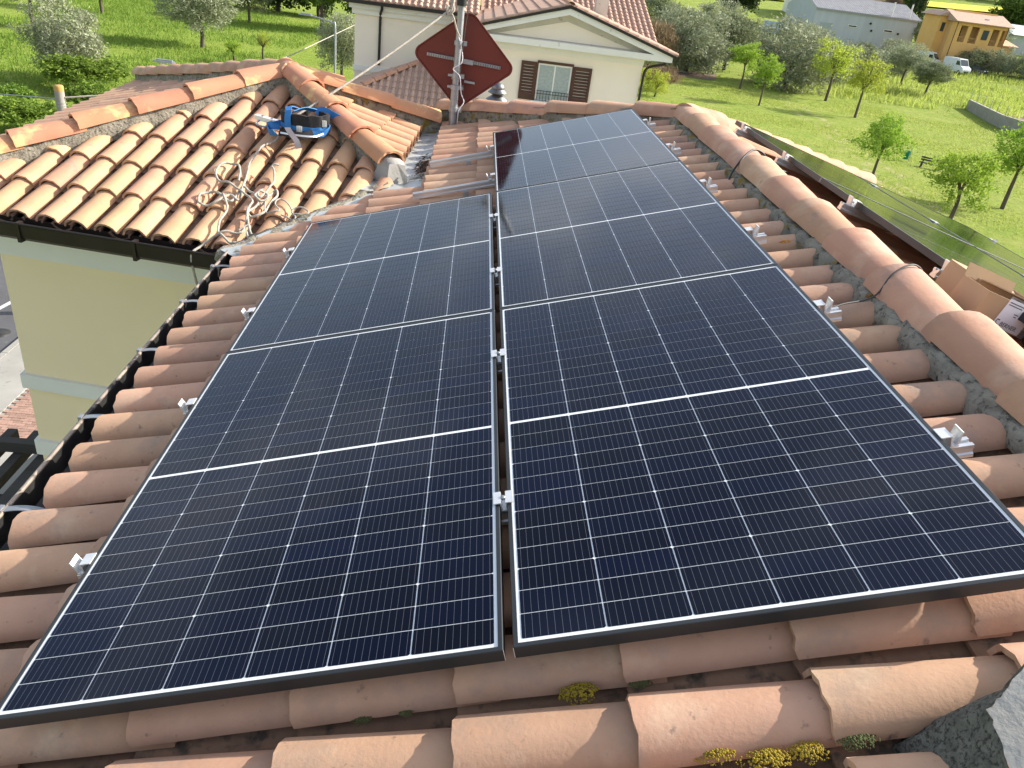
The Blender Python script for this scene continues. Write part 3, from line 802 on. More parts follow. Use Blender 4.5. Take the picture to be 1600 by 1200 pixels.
# panels on the far (east) slope, seen at a glancing angle over the ridge
PE = FE @ Matrix.Translation((0, 0, .03))
ge = 'solar panels on the slope beyond the ridge'
lab = ['solar panel beyond the ridge, {} row, {}']
for r in range(2):
    for k in range(3):
        u = -.34 - PW - r * (PW + .02); v = -5.13 + k * (PL + .012)
        panel(PE, u, v, 'solar panel beyond the ridge, %s row, %s' % (('upper', 'lower')[r], ('farthest from the camera', 'middle one beside the tree tops', 'nearest, behind the cardboard boxes')[k]), False, ge)
for k, y in enumerate((4.80, 3.88, 2.84, 1.86, .9)):
    Mw = PE @ Matrix.Translation((0, -y, 0))
    nm = ('farthest', 'second farthest', 'middle', 'second nearest', 'nearest')[k]
    rail = tag(new('mounting_rail', MB().prism(railp, 'x', -2.72, -.255).mesh('rail'), None, Mw, M_['alu']), 'aluminium rail end poking out above the panels beyond the ridge, %s' % nm, 'rail', 'mounting rails on the slope beyond the ridge')
    c = new('clamp', endc, rail, Mw @ Matrix.Translation((-.336, 0, 0)) @ Matrix.Rotation(math.pi, 4, 'Z') @ Matrix.Scale(1.15, 4))
    new('bolt', bolt, c, Mw @ Matrix.Translation((-.31, 0, -.02)))
    c = new('clamp', midc, rail, Mw @ Matrix.Translation((-.34 - PW - .01, 0, 0)))
    c = new('clamp', endc, rail, Mw @ Matrix.Translation((-.34 - 2 * PW - .028, 0, 0)))

# ------------------------------------------------------------------ antenna mast with the flat dish
PB = uvn(.74, 6.5, -.16)
mast = thing('antenna_mast', PB, 'galvanised steel mast with the red-brown diamond dish, standing at the far hip', 'antenna')
MT = WM[mast.name]; zt = 1.175 - PB.z
MB().tube([(0, 0, 0), (0, 0, .42)], .036, 10).tube([(0, 0, .40), (.0, 0, zt + .35)], .030, 10).build('pole', M_['galv'], mast, MT)
MB().tube([(0, 0, zt - .04), (0, 0, zt + .10)], .045, 12).build('black_sleeve', M_['black'], mast, MT)
# rounded diamond reflector, slightly dished, facing away from the camera
dc = Vector((.06, .10, .675 - PB.z)); hw, hh = .463, .41
mb = MB(); ring = []
ns = 64
rc = .2
for k in range(4):
    for i in range(ns // 4):
        q = rad(-45 + 90 * k) + rad(90) * i / (ns // 4 - 1)
        # rounded unit square turned by 45 degrees
        cx_, cy_ = (1 - rc * 1.15) * math.cos(rad(90 * k)), (1 - rc * 1.15) * math.sin(rad(90 * k))
        ring.append(((cx_ + rc * math.cos(q)) * hw * 1.018, (cy_ + rc * math.sin(q)) * hh * 1.018))
rot = Matrix.Rotation(rad(-2), 2)
levels = [(1.0, -.012), (1.0, .0), (.97, .012), (.6, .024), (.2, .028)]
for sc_, dy in levels:
    for x, z in ring: mb.v.append((x * sc_, dy, z * sc_))
for i in range(len(levels) - 1):
    for k in range(ns): mb.f.append([i * ns + k, i * ns + (k + 1) % ns, (i + 1) * ns + (k + 1) % ns, (i + 1) * ns + k]); mb.s.append(i > 1)
mb.f.append([(len(levels) - 1) * ns + k for k in range(ns)][::-1]); mb.s.append(True)
# front face (turned to the camera) a smooth shallow pan
b0 = len(mb.v)
for sc_, dy in ((1.0, -.012), (.975, -.016), (.95, -.006)):
    for x, z in ring: mb.v.append((x * sc_, dy, z * sc_))
for i in range(2):
    for k in range(ns): mb.f.append([b0 + i * ns + k, b0 + (i + 1) * ns + k, b0 + (i + 1) * ns + (k + 1) % ns, b0 + i * ns + (k + 1) % ns]); mb.s.append(True)
mb.f.append([b0 + 2 * ns + k for k in range(ns)]); mb.s.append(False)
DM = MT @ Matrix.Translation(dc) @ Matrix.Rotation(rad(-3), 4, 'Z') @ Matrix.Rotation(rad(3.5), 4, 'Y')
dish = mb.build('dish', M_['red'], mast, DM)
br = MB().box(-.345, -.07, -.032, -.008, -.013, .013).box(.07, .345, -.032, -.008, -.013, .013)
br.build('bracket_bar', M_['galv'], dish, DM)
nt_ = MB()
for x in [-.33 + .022 * i for i in range(12)] + [.09 + .022 * i for i in range(12)]: nt_.box(x, x + .009, -.036, -.031, -.010, .010)
nt_.build('bar_slots', M_['vent'], dish, DM)
MB().box(-.09, .09, -.06, -.03, -.02, .02).build('bracket_plate', M_['galv'], dish, DM)
MB().box(.03, .13, -.035, -.015, -.185, -.165).box(-.09, -.03, -.05, -.02, -.175, -.155).build('bracket_arm', M_['galv'], dish, DM)
for z in (.20, .40, .50, .78):
    cl = MB().tube([(0, 0, z - .02), (0, 0, z + .02)], .039 if z > .42 else .045, 10)
    cl.box(.03, .075, -.02, .02, z - .018, z + .018); cl.box(-.075 if z > .3 and z < .6 else -.04, -.03, -.012, .012, z - .01, z + .01)
    cl.build('clamp', M_['galv'], mast, MT)


def spline(pts, n=6):
    P = [Vector(p) for p in pts]; P = [P[0] * 2 - P[1]] + P + [P[-1] * 2 - P[-2]]; o_ = []
    for i in range(1, len(P) - 2):
        for k in range(n):
            t_ = k / n; a, b, c, d = P[i - 1:i + 3]
            o_.append(.5 * ((2 * b) + (c - a) * t_ + (2 * a - 5 * b + 4 * c - d) * t_ ** 2 + (3 * b - a - 3 * c + d) * t_ ** 3))
    o_.append(P[-2]); return o_


MB().tube(spline([(-.02, -.035, zt - .25), (.035, -.03, zt - .40), (.04, -.03, .62), (-.03, -.035, .56), (.035, -.035, .50), (.06, -.04, .36), (.09, -.03, .28), (.05, -.04, .20), (.045, .0, .05)], 8), .0045, 6).build('coax_cable', M_['paper'], mast, MT)
MB().tube(spline([(.03, .03, zt + .1), (.06, -.02, zt - .05), (.05, -.03, zt - .2), (.035, -.03, .5), (.08, -.04, .40), (.06, -.03, .30)], 8), .004, 6).build('coax_cable', M_['cable'], mast, MT)

# rotary roof cowl on the far side of the hip
vt = thing('roof_vent', (1.19, 7.75, -.36), 'grey metal roof vent cowl of stacked discs, below the dish', 'roof vent')
VM = WM[vt.name]
MB().tube([(0, 0, -.1), (0, 0, .38)], .05, 14).build('pipe', M_['gutter_brown'], vt, VM)
for i in range(4):
    z = .38 + i * .075; r = (.135, .13, .12, .105)[i]
    MB().lathe([(.045, z - .01), (r, z + .012), (r, z + .02), (.05, z + .07)], 20).build('disc', M_['vent'], vt, VM)
MB().lathe([(.07, .66), (.075, .68), (.04, .72), (0, .73)], 16).build('cap', M_['vent'], vt, VM)

# ------------------------------------------------------------------ ropes, harness, tools
W1P = lambda a, b, n=0.0: F1 @ Vector((b, -a, n - .085))


def tile_top(a):
    """height of the wave of the wing tiles above the pans at position a along the eave"""
    x = ((a - .12) / .205) % 1.0; x = min(x, 1 - x) * .205
    return -.066 + .066 * math.sqrt(max(0, 1 - (x / .084) ** 2)) if x < .084 else -.075


def rope_on_roof(pts, r=.0085, lift=.012, n=6):
    q = spline([(a, b, 0) for a, b in pts], n); o_ = []
    for i, p in enumerate(q):
        h = sum(tile_top(p.x + d) for d in (-.05, -.025, 0, .025, .05)) / 5
        o_.append(W1P(p.x, p.y, max(h * .45, tile_top(p.x)) + lift + .006 * math.sin(i * .7) + .022))
    return o_


H = W1P(.64, 1.62, .06)
knot = Vector((.665, 6.44, 1.10))
rp = MB().tube(spline([knot, knot.lerp(H, .33) + Vector((0, 0, -.025)), knot.lerp(H, .66) + Vector((0, 0, -.03)), H + Vector((.06, .05, .03)), H], 10), .0095, 8)
sr = tag(rp.build('safety_rope', M_['rope']), 'taut white safety rope running from the mast down to the harness', 'rope', 'white ropes')
kn = MB()
R_ = random.Random(4)
kn.tube(spline([knot + Vector(q) for q in ((.0, 0, 0), (-.03, -.03, .03), (-.02, -.05, -.04), (.03, -.04, .0), (.0, .03, .06), (-.03, .0, -.02), (.0, -.05, -.03), (.02, -.04, .1), (-.02, -.03, .16))], 6), .010, 6)
kn.tube(spline([knot + Vector(q) for q in ((0, -.03, -.02), (.03, -.05, -.06), (.07, -.05, -.16), (.10, -.05, -.21))], 6), .008, 6)
kn.build('knot', M_['rope'], sr)
coil = tag(new('coiled_rope', None, None, Matrix.Translation(W1P(.7, .5))), 'tangled white rope lying in loops on the wing tiles', 'rope', 'white ropes')
CM = WM[coil.name]; Ci = CM.inverted()
R1 = [(.62, 1.48), (.60, 1.33), (.55, 1.15), (.55, .97), (.58, .81), (.62, .62), (.64, .49), (.57, .53), (.53, .42), (.45, .37), (.39, .41), (.38, .49), (.44, .54), (.54, .49), (.61, .46), (.61, .64), (.68, .61), (.79, .50), (.77, .37), (.80, .33), (.86, .37), (.87, .48), (.88, .61), (.85, .67), (.83, .60), (.81, .48)]
R2 = [(.57, .69), (.54, .79), (.48, .89), (.39, .90), (.36, .80), (.40, .70), (.46, .66), (.55, .63), (.65, .57), (.76, .47), (.77, .35), (.87, .15), (.92, .09), (.92, .04), (.86, .12), (.84, .21), (.79, .15)]
R3 = [(.83, .52), (.88, .40), (.97, .42), (.91, .50), (.93, .56), (1.01, .51), (1.07, .43), (1.13, .42), (1.17, .45), (1.10, .51), (1.04, .47), (1.10, .38), (1.06, .37), (.99, .40)]
R4 = [(.77, .95), (.73, .92), (.77, .86), (.81, .73), (.80, .62), (.79, .53), (.76, .58), (.80, .60), (.84, .55), (.80, .50), (.75, .54), (.78, .62)]
R6 = [(.53, .51), (.61, .38), (.63, .21), (.67, .10), (.77, .02), (.82, .02), (.86, .08)]
for k, (pts, r, lf) in enumerate(((R1, .0088, .004), (R2, .0085, .014), (R3, .006, .004), (R4, .0085, .02), (R6, .0085, .006))):
    m = MB().tube([Ci @ p for p in rope_on_roof(pts, r, lf)], r, 7)
    m.build('rope_loop', M_['rope'], coil, CM)
q5 = rope_on_roof([(.76, .39), (.80, .25), (.82, .13), (.73, .10), (.66, .05)], .0085, .012)
q5 += spline([q5[-1], W1P(.60, -.03, -.02), W1P(.575, -.10, -.02), W1P(.565, -.125, -.08), W1P(.56, -.13, -.25), W1P(.562, -.13, -.50)], 5)[1:]
MB().tube([Ci @ p for p in q5], .0085, 7).build('rope_loop', M_['rope'], coil, CM)

grab = thing('rope_grab', W1P(.46, 1.52, .06), 'silver metal rope grab device lying left of the blue harness', 'tool')
GM = Matrix.Translation(W1P(.46, 1.52, .055)) @ Matrix.Rotation(rad(-16), 4, 'Z') @ Matrix.Rotation(rad(6), 4, 'Y')
grab.matrix_basis = GM; WM[grab.name] = GM
MB().prism([(-.095, -.022), (-.08, -.03), (.085, -.03), (.105, -.012), (.105, .012), (.085, .03), (-.08, .03), (-.095, .022)], 'z', -.016, .018).build('body', M_['alu_end'], grab, GM)
MB().tube(spline([(-.04, -.02, -.01), (-.05, -.07, -.03), (.0, -.09, -.035), (.05, -.07, -.03), (.04, -.02, -.01)], 5), .007, 6).build('carabiner', M_['galv'], grab, GM)
MB().tube([(-.03, 0, .018), (-.03, 0, .026)], .012, 10).tube([(.05, 0, .018), (.05, 0, .026)], .010, 10).build('rivet', M_['galv'], grab, GM)

harn = thing('safety_harness', W1P(.76, 1.5, .0), 'blue and black safety harness heaped on the wing tiles', 'harness')
HM = Matrix.Translation(W1P(.77, 1.52, .0)) @ Matrix.Rotation(rad(-6), 4, 'Z') @ Matrix.Scale(1.06, 4)
harn.matrix_basis = HM; WM[harn.name] = HM


def ribbon(pts, width, thick, up=(0, 0, 1), n=5, twist=None):
    q = spline(pts, n); mbr = MB(); vs = []
    for i, p in enumerate(q):
        t_ = (q[min(i + 1, len(q) - 1)] - q[max(i - 1, 0)]).normalized()
        u_ = Vector(up)
        if twist: u_ = Matrix.Rotation(twist * i / len(q), 3, t_) @ u_
        b_ = (u_ - t_ * u_.dot(t_)).normalized(); c_ = t_.cross(b_)
        for sx, sy in ((-1, -1), (1, -1), (1, 1), (-1, 1)): vs.append(p + b_ * width / 2 * sx + c_ * thick / 2 * sy)
    n_ = len(q)
    fs = [(i * 4 + k, i * 4 + (k + 1) % 4, (i + 1) * 4 + (k + 1) % 4, (i + 1) * 4 + k) for i in range(n_ - 1) for k in range(4)] + [(3, 2, 1, 0), ((n_ - 1) * 4, (n_ - 1) * 4 + 1, (n_ - 1) * 4 + 2, (n_ - 1) * 4 + 3)]
    return mbr.add(vs, fs, False)


ell = lambda a, b, z, t0, t1, n=14, wob=0: [(a * math.cos(t0 + (t1 - t0) * i / n) + wob * math.sin(3 * i), b * math.sin(t0 + (t1 - t0) * i / n), z + wob * math.cos(2.3 * i)) for i in range(n + 1)]
ribbon(ell(.165, .12, .075, -math.pi * .98, math.pi * .35, 16, .004), .13, .026).build('waist_pad', M_['pad'], harn, HM)
for px_, py_, pz_, pr_ in ((-.09, -.05, .05, .062), (.0, -.07, .06, .068), (.085, -.05, .055, .062)):
    MB().lathe([(0, -pr_ * .8), (pr_ * .8, -pr_ * .55), (pr_, 0), (pr_ * .85, pr_ * .6), (pr_ * .4, pr_ * .95), (0, pr_)], 12, Matrix.Translation((px_, py_, pz_)) @ Matrix.Diagonal((1, .75, 1, 1))).build('folded_pad', M_['pad'], harn, HM)
ribbon(ell(.155, .11, .03, -math.pi * .9, 0, 12, .004), .07, .03).build('leg_pad', M_['pad'], harn, HM)
ribbon(ell(.180, .135, .045, -math.pi * .99, math.pi * .1, 16, .003), .032, .005).build('waist_strap', M_['blue'], harn, HM)
ribbon([(-.085, -.118, .16), (-.088, -.135, .11), (-.085, -.138, .05)], .045, .006, up=(1, 0, 0)).build('strap', M_['blue'], harn, HM)
ribbon([(-.085, -.118, .16), (-.10, -.05, .175), (-.07, .03, .15)], .045, .006, up=(1, 0, .2)).build('strap', M_['blue'], harn, HM)
ribbon([(-.17, -.03, .05), (-.22, -.06, .03), (-.24, -.12, .02), (-.20, -.19, .005), (-.15, -.23, .02)], .045, .006, up=(.4, .2, .8), twist=1.2).build('strap', M_['blue'], harn, HM)
ribbon([(-.16, -.10, .03), (-.21, -.13, .04), (-.25, -.10, .03), (-.22, -.02, .04)], .042, .006, up=(.1, .3, .8), twist=-.8).build('strap', M_['blue'], harn, HM)
ribbon([(.05, .10, .13), (.10, .11, .15), (.18, .09, .13), (.27, .06, .10), (.30, .02, .06), (.27, -.01, .05)], .05, .006, up=(.2, .4, .8), twist=.9).build('strap', M_['blue'], harn, HM)
ribbon([(.16, .02, .06), (.19, -.04, .05), (.17, -.10, .03), (.10, -.14, .02)], .045, .006, up=(.4, 0, .8), twist=.5).build('strap', M_['blue'], harn, HM)
ribbon([(-.06, -.10, .15), (.0, -.02, .17), (.06, .06, .15)], .04, .006, up=(.6, -.3, .5)).build('strap', M_['blue'], harn, HM)
ribbon([(-.14, -.17, .01), (-.05, -.20, .015), (.04, -.19, .012), (.10, -.14, .03)], .05, .006, up=(0, .5, .8)).build('black_strap', M_['pad'], harn, HM)
ribbon([(-.08, -.16, .05), (-.05, -.24, .055), (.01, -.32, .03), (.07, -.42, .02), (.10, -.48, -.01)], .04, .004, up=(1, .2, .1)).build('loose_strap', M_['greystrap'], harn, HM)
ribbon([(-.12, -.20, .015), (-.02, -.235, .02), (.12, -.21, .02), (.17, -.12, .03)], .012, .006, up=(0, .5, .8)).build('edge_strap', M_['alu_end'], harn, HM)
for x, y, z in ((.0, -.142, .045), (.155, -.06, .09), (.285, .01, .06)):
    MB().box(x - .02, x + .02, y - .008, y + .004, z - .022, z + .022).box(x - .008, x + .008, y - .014, y - .008, z - .024, z + .024).build('buckle', M_['alu_end'], harn, HM)

# cables over the ridge
cb = MB().tube(spline([uvn(2.30, 1.36, -.06), uvn(2.40, 1.43, -.055), (2.48, 1.50, .625), (2.55, 1.55, .702), (2.63, 1.59, .735), (2.70, 1.62, .710), (2.76, 1.63, .64), (2.9, 1.65, .60)], 8), .0036, 7)
tag(cb.build('cable', M_['cable']), 'grey cable crossing the ridge beside the near solar panel', 'cable', 'cables over the ridge')
cb = MB().tube(spline([uvn(2.50, 3.30, -.13), (2.47, 3.36, .625), (2.54, 3.44, .70), (2.62, 3.52, .738), (2.70, 3.56, .715), (2.77, 3.60, .64), (2.95, 3.7, .59)], 8), .006, 7)
tag(cb.build('cable', M_['black']), 'black cable looped over the ridge farther along', 'cable', 'cables over the ridge')

# ------------------------------------------------------------------ cardboard boxes behind the ridge
def carton(name, Mw, w_, l_, h, label, flaps):
    t_ = tag(new(name, None, None, Mw), label, 'box', 'cardboard boxes on the slope beyond the ridge'); k = .004
    sd = MB().box(0, w_, 0, k, 0, h).box(0, w_, l_ - k, l_, 0, h).box(0, k, k, l_ - k, 0, h).box(w_ - k, w_, k, l_ - k, 0, h).box(k, w_ - k, k, l_ - k, 0, k)
    sd.build('carton', M_['card'], t_, Mw)
    for (o_, ax, ang, a, b) in flaps:
        FMx = Mw @ Matrix.Translation(o_) @ Matrix.Rotation(rad(ang), 4, ax)
        MB().box(0, a, 0, b, -.002, .002).build('flap', M_['card'], t_, FMx)
    return t_


def text_mesh(txt, size):
    cu = bpy.data.curves.new('t', 'FONT'); cu.body = txt; cu.size = size; cu.align_x = 'LEFT'
    o_ = bpy.data.objects.new('t', cu); C.objects.link(o_); bpy.context.view_layer.update()
    me = bpy.data.meshes.new_from_object(o_.evaluated_get(bpy.context.evaluated_depsgraph_get()))
    bpy.data.objects.remove(o_); bpy.data.curves.remove(cu); me.materials.clear(); return me


def paper(parent, Mw, w_, h):
    """shipping label in its own xy plane"""
    lb = MB().add([(0, 0, 0), (w_, 0, 0), (w_, h, 0), (0, h, 0)], [(0, 1, 2, 3)]).build('paper_label', M_['paper'], parent, Mw)
    me = text_mesh('BERNER', h * .20)
    new('lettering', me, lb, Mw @ Matrix.Translation((w_ * .22, h * .10, .0012)), M_['ink'])
    mk_ = MB()
    for a, b in ((.05, .02), (.05, .17)): mk_.add([(w_ * a, h * (.08 + b), .0012), (w_ * .15, h * (.08 + b), .0012), (w_ * .15, h * (.11 + b), .0012), (w_ * a, h * (.11 + b), .0012)], [(0, 1, 2, 3)])
    mk_.add([(w_ * .05, h * .1, .0012), (w_ * .07, h * .1, .0012), (w_ * .07, h * .28, .0012), (w_ * .05, h * .28, .0012)], [(0, 1, 2, 3)])
    for i, (x0, x1, y) in enumerate(((.06, .80, .88), (.06, .55, .80), (.42, .58, .58), (.45, .55, .50))):
        mk_.add([(w_ * x0, h * y, .0012), (w_ * x1, h * y, .0012), (w_ * x1, h * (y + .025), .0012), (w_ * x0, h * (y + .025), .0012)], [(0, 1, 2, 3)])
    mk_.build('print', M_['ink'], lb, Mw)


EB = lambda x, y, rz: Matrix.Translation((x, y, 0)) @ Matrix.Translation((0, 0, .64 - (x - 2.65) * math.tan(rad(17)) + .01)) @ Matrix.Rotation(rad(17), 4, 'Y') @ Matrix.Rotation(rad(rz), 4, 'Z')
M1 = EB(2.85, 1.54, -4)
b1 = carton('cardboard_box', M1, .30, .24, .14, 'upper brown cardboard box with its lid folded up, behind the ridge tiles',
            [((0, 0, .14), 'X', 172, .30, .06), ((0, .24, .14), 'X', -168, .30, .14), ((.30, 0, .14), 'Y', 40, .10, .24)])
paper(b1, M1 @ Matrix.Translation((.15, -.002, .005)) @ Matrix.Rotation(rad(90), 4, 'X'), .15, .13)
M2 = EB(2.80, 1.40, 5) @ Matrix.Translation((0, 0, .02))
b2 = carton('cardboard_box', M2, .24, .15, .11, 'lower open cardboard box with a white printed label, at the right edge',
            [((0, .15, .11), 'X', 70, .24, .05)])
paper(b2, M2 @ Matrix.Translation((.10, -.002, .003)) @ Matrix.Rotation(rad(90), 4, 'X'), .135, .114)
M3 = EB(2.99, 1.16, -14)
b3 = carton('cardboard_box', M3, .34, .22, .15, 'plain cardboard box cut off by the right edge of the picture',
            [((0, 0, .15), 'X', 172, .34, .11), ((0, .22, .15), 'X', -172, .34, .11)])

# ------------------------------------------------------------------ moss and lichen cushions
def cushion(u, v, n, r, m, label, rs, h=.26):
    R_ = random.Random(rs); mbc = MB()
    for i in range(260):
        q = R_.uniform(0, 6.283); d = r * math.sqrt(R_.random()) * (1 + .45 * mnoise.noise(Vector((math.cos(q) * 1.6, math.sin(q) * 1.6, rs * 3.3)))); s_ = r * R_.uniform(.05, .115) * (1.15 - .5 * d / r)
        x, y, z = d * math.cos(q) * 1.35, d * math.sin(q) * .8, max(0, 1 - (d / r) ** 2) * r * h
        pr = [(0, s_ * .9), (s_ * .75, s_ * .5), (s_, -.1 * s_), (s_ * .7, -s_)]
        mbc.lathe([(a, b) for a, b in pr], 6, Matrix.Translation((x, y, z)))
    o_ = mbc.build('moss_cushion', m, None, FM @ Matrix.Translation((u, v, n)))
    return tag(o_, label, 'moss', 'moss and lichen on the near tiles')


def at_px(x, y, n):
    """point of the near slope at height n seen at a photograph position, worked out once for placing small growths"""
    d = cam.matrix_world.to_3x3() @ Vector(((x - 800) / 1204.17, -(y - 600) / 1204.17, -1)); o_ = cam.matrix_world.translation
    Fi = FM.inverted(); a = Fi @ o_; b = Fi.to_3x3() @ d; return a + b * ((n - a.z) / b.z)


for k, (x, y, n, r, m, lb) in enumerate((
        (905, 1082, -.135, .034, 'moss_y', 'yellow-green lichen cushion in the joint below the left near panel'),
        (1118, 1176, -.130, .030, 'moss_y', 'upper yellow lichen cushion at the bottom edge, left of two round ones'),
        (1200, 1188, -.130, .034, 'moss_y', 'round yellow lichen cushion at the bottom edge, middle one'),
        (1264, 1176, -.130, .028, 'moss_y', 'round yellow lichen cushion at the bottom edge, rightmost one'),
        (1340, 1158, -.130, .028, 'moss_g', 'grey-green moss tuft under the rightmost bottom tile'),
        (566, 1125, -.15, .018, 'moss_g', 'small green moss tuft between the bottom tiles, left one'),
        (633, 1115, -.15, .013, 'moss_g', 'tiny green moss tuft between the bottom tiles, right one'),
        (1000, 1068, -.15, .020, 'moss_g', 'dark moss tuft beside the tile joint below the right panel'),
        (1365, 462, -.10, .024, 'moss_o', 'orange lichen patch where the near tiles meet the ridge mortar'),
        (1226, 378, -.085, .020, 'moss_o', 'orange lichen patch on a tile right of the middle panel'))):
    p = at_px(x, y, n); cushion(p.x, p.y, n, r, M_[m], lb, 60 + k)
# leaf litter in the valley
R_ = random.Random(77); lt = MB()
for i in range(260):
    p = Vector((.53 + R_.gauss(.04, .035), 5.15 + R_.gauss(0, .17), -.145 + R_.uniform(0, .02))); a, b = R_.uniform(0, 6.28), R_.uniform(.006, .02)
    Mr = Matrix.Translation(p) @ Matrix.Rotation(a, 4, 'Z') @ Matrix.Rotation(R_.uniform(-.8, .8), 4, 'X')
    lt.add([(-b * 1.6, 0, 0), (0, -b * .5, .003), (b * 1.6, 0, 0), (0, b * .5, .003)], [(0, 1, 2, 3)], False, Mr)
M_['litter'] = mat('dead_leaves', (.06, .04, .028), (.11, .075, .05), scale=30, rough=.95)
tag(lt.build('leaf_litter', M_['litter'], None, FM), 'dark dead leaves caught in the zinc valley', 'leaf litter', kind='stuff')

# ------------------------------------------------------------------ vegetation
def leaf_mat(name, c1, c2, c3, trans=.35, scale=1.5):
    return mat(name, c1, c2, scale=scale, rough=.7, spots=c3, sscale=5.0, sthr=(.48, .66), trans=trans, rnd=.10, hue=.008, spec=.25, detail=3)


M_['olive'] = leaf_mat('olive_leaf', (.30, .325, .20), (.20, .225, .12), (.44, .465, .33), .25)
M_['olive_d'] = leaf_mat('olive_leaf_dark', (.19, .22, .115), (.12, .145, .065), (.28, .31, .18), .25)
M_['lime'] = leaf_mat('young_leaf', (.29, .43, .05), (.20, .33, .03), (.38, .52, .09), .45)
M_['lime_y'] = leaf_mat('young_leaf_yellow', (.38, .43, .05), (.27, .35, .03), (.46, .50, .10), .5)
M_['shrub'] = leaf_mat('shrub_leaf', (.17, .27, .035), (.10, .18, .02), (.26, .36, .06), .4)
M_['dark'] = leaf_mat('evergreen_leaf', (.045, .075, .025), (.025, .045, .014), (.08, .12, .04), .2)
M_['broad'] = leaf_mat('broad_leaf', (.10, .17, .03), (.05, .095, .016), (.19, .27, .05), .35)
M_['twig'] = leaf_mat('dry_reed', (.27, .19, .11), (.19, .13, .075), (.36, .27, .16), .2)
M_['bark'] = mat('bark', (.12, .095, .07), (.07, .055, .042), scale=6, rough=.95, bump=.6, bscale=14, stretch=(1, 1, .3))
M_['blade'] = leaf_mat('grass_blade', (.22, .325, .05), (.165, .255, .03), (.31, .39, .09), .45, .3)
M_['blade_y'] = leaf_mat('dry_grass_blade', (.36, .42, .09), (.27, .36, .05), (.46, .48, .17), .45, .3)


def crown_mesh(name, seed, ncl, per, r, hz, leaf, asp, sig, lump=.35, flat=-.8, shell=.55, upb=.3, m=None, droop=0):
    g = np.random.default_rng(seed)
    d = g.normal(size=(ncl * 3, 3)); d /= np.linalg.norm(d, axis=1)[:, None]
    d = d[d[:, 2] > flat][:ncl]
    rr = (shell ** 3 + (1 - shell ** 3) * g.random(len(d))) ** (1 / 3)
    lm = np.array([1 + lump * mnoise.noise(Vector((q[0] * 1.7 + seed, q[1] * 1.7, q[2] * 1.7))) for q in d])
    c = d * (rr * lm)[:, None] * np.array([r, r, hz])
    P = np.repeat(c, per, 0) + g.normal(size=(len(c) * per, 3)) * sig * r * np.array([1, 1, .8])
    n = len(P)
    a = g.normal(size=(n, 3)) + upb * np.array([0, 0, 1.0]) + .5 * P / (np.linalg.norm(P, axis=1)[:, None] + 1e-6)
    a /= np.linalg.norm(a, axis=1)[:, None]
    b = np.cross(a, g.normal(size=(n, 3))); b /= np.linalg.norm(b, axis=1)[:, None]
    s = leaf * (0.6 + .8 * g.random(n))[:, None]
    V = np.stack([P - a * s * .5, P + b * s * asp * .5, P + a * s * .5, P - b * s * asp * .5], 1).reshape(-1, 3)
    F = np.arange(n * 4).reshape(-1, 4)
    me = npmesh(name, V, F); me.materials.append(m); return me


def trunk_mesh(name, seed, h, r, spread, ct, limbs=6, multi=1, lean=0.0):
    R_ = random.Random(seed); mbt = MB()
    for k in range(multi):
        bx, by = (R_.uniform(-.3, .3), R_.uniform(-.3, .3)) if multi > 1 else (0, 0)
        tx, ty = bx * 2.2 + lean, by * 2.2
        st = Vector((tx, ty, h))
        mbt.tube(spline([(bx, by, -.2), (bx * 1.2 + R_.uniform(-.05, .05), by * 1.2 + R_.uniform(-.05, .05), h * .5), st], 4), [r * (1.25 - .5 * i / 8) for i in range(9)], 7)
        for i in range(limbs):
            q = 6.283 * i / limbs + R_.uniform(-.4, .4); e = Vector((tx + spread * math.cos(q) * R_.uniform(.5, .9), ty + spread * math.sin(q) * R_.uniform(.5, .9), h + ct * R_.uniform(.5, 1.1)))
            b0 = st - Vector((0, 0, h * R_.uniform(0, .15)))
            mbt.tube(spline([b0, b0.lerp(e, .45) + Vector((R_.uniform(-.1, .1), R_.uniform(-.1, .1), ct * .12)), e], 3), [r * .6, r * .5, r * .4, r * .32, r * .25, r * .18, r * .1], 5)
    me = mbt.mesh(name); me.materials.append(M_['bark']); return me


# each kind: crown meshes of radius 1 m wide / 1 m half height, trunk 1 m; scaled when planted
KIND = {}
for i in range(4):
    KIND.setdefault('olive', []).append((crown_mesh('crown', 100 + i, 260, 48, 1.0, .96, .095, .34, .105, .5, -.9, .45, m=M_['olive']), trunk_mesh('trunk', 100 + i, .75, .055, .55, .8, 6)))
for i in range(2):
    KIND.setdefault('olive_dark', []).append((crown_mesh('crown', 120 + i, 260, 48, 1.0, .96, .095, .36, .105, .5, -.9, .45, m=M_['olive_d']), trunk_mesh('trunk', 120 + i, .7, .055, .55, .8, 6)))
for i in range(3):
    KIND.setdefault('lime', []).append((crown_mesh('crown', 140 + i, 170, 34, 1.0, 1.05, .088, .62, .095, .7, -.9, .2, m=M_['lime']), trunk_mesh('trunk', 140 + i, 1.0, .058, .6, .9, 6)))
for i in range(2):
    KIND.setdefault('airy', []).append((crown_mesh('crown', 160 + i, 150, 26, 1.0, 1.05, .085, .65, .10, .7, -.85, .15, m=M_['lime_y']), trunk_mesh('trunk', 160 + i, 1.0, .055, .75, 1.1, 9)))
for i in range(2):
    KIND.setdefault('shrub', []).append((crown_mesh('crown', 180 + i, 130, 40, 1.0, .8, .14, .6, .12, .45, -.1, .35, m=M_['shrub']), trunk_mesh('trunk', 180 + i, .1, .03, .5, .4, 5)))
for i in range(2):
    KIND.setdefault('dark', []).append((crown_mesh('crown', 200 + i, 220, 40, 1.0, 1.05, .12, .6, .11, .45, -.9, .5, m=M_['dark']), trunk_mesh('trunk', 200 + i, .5, .07, .4, .7, 5)))
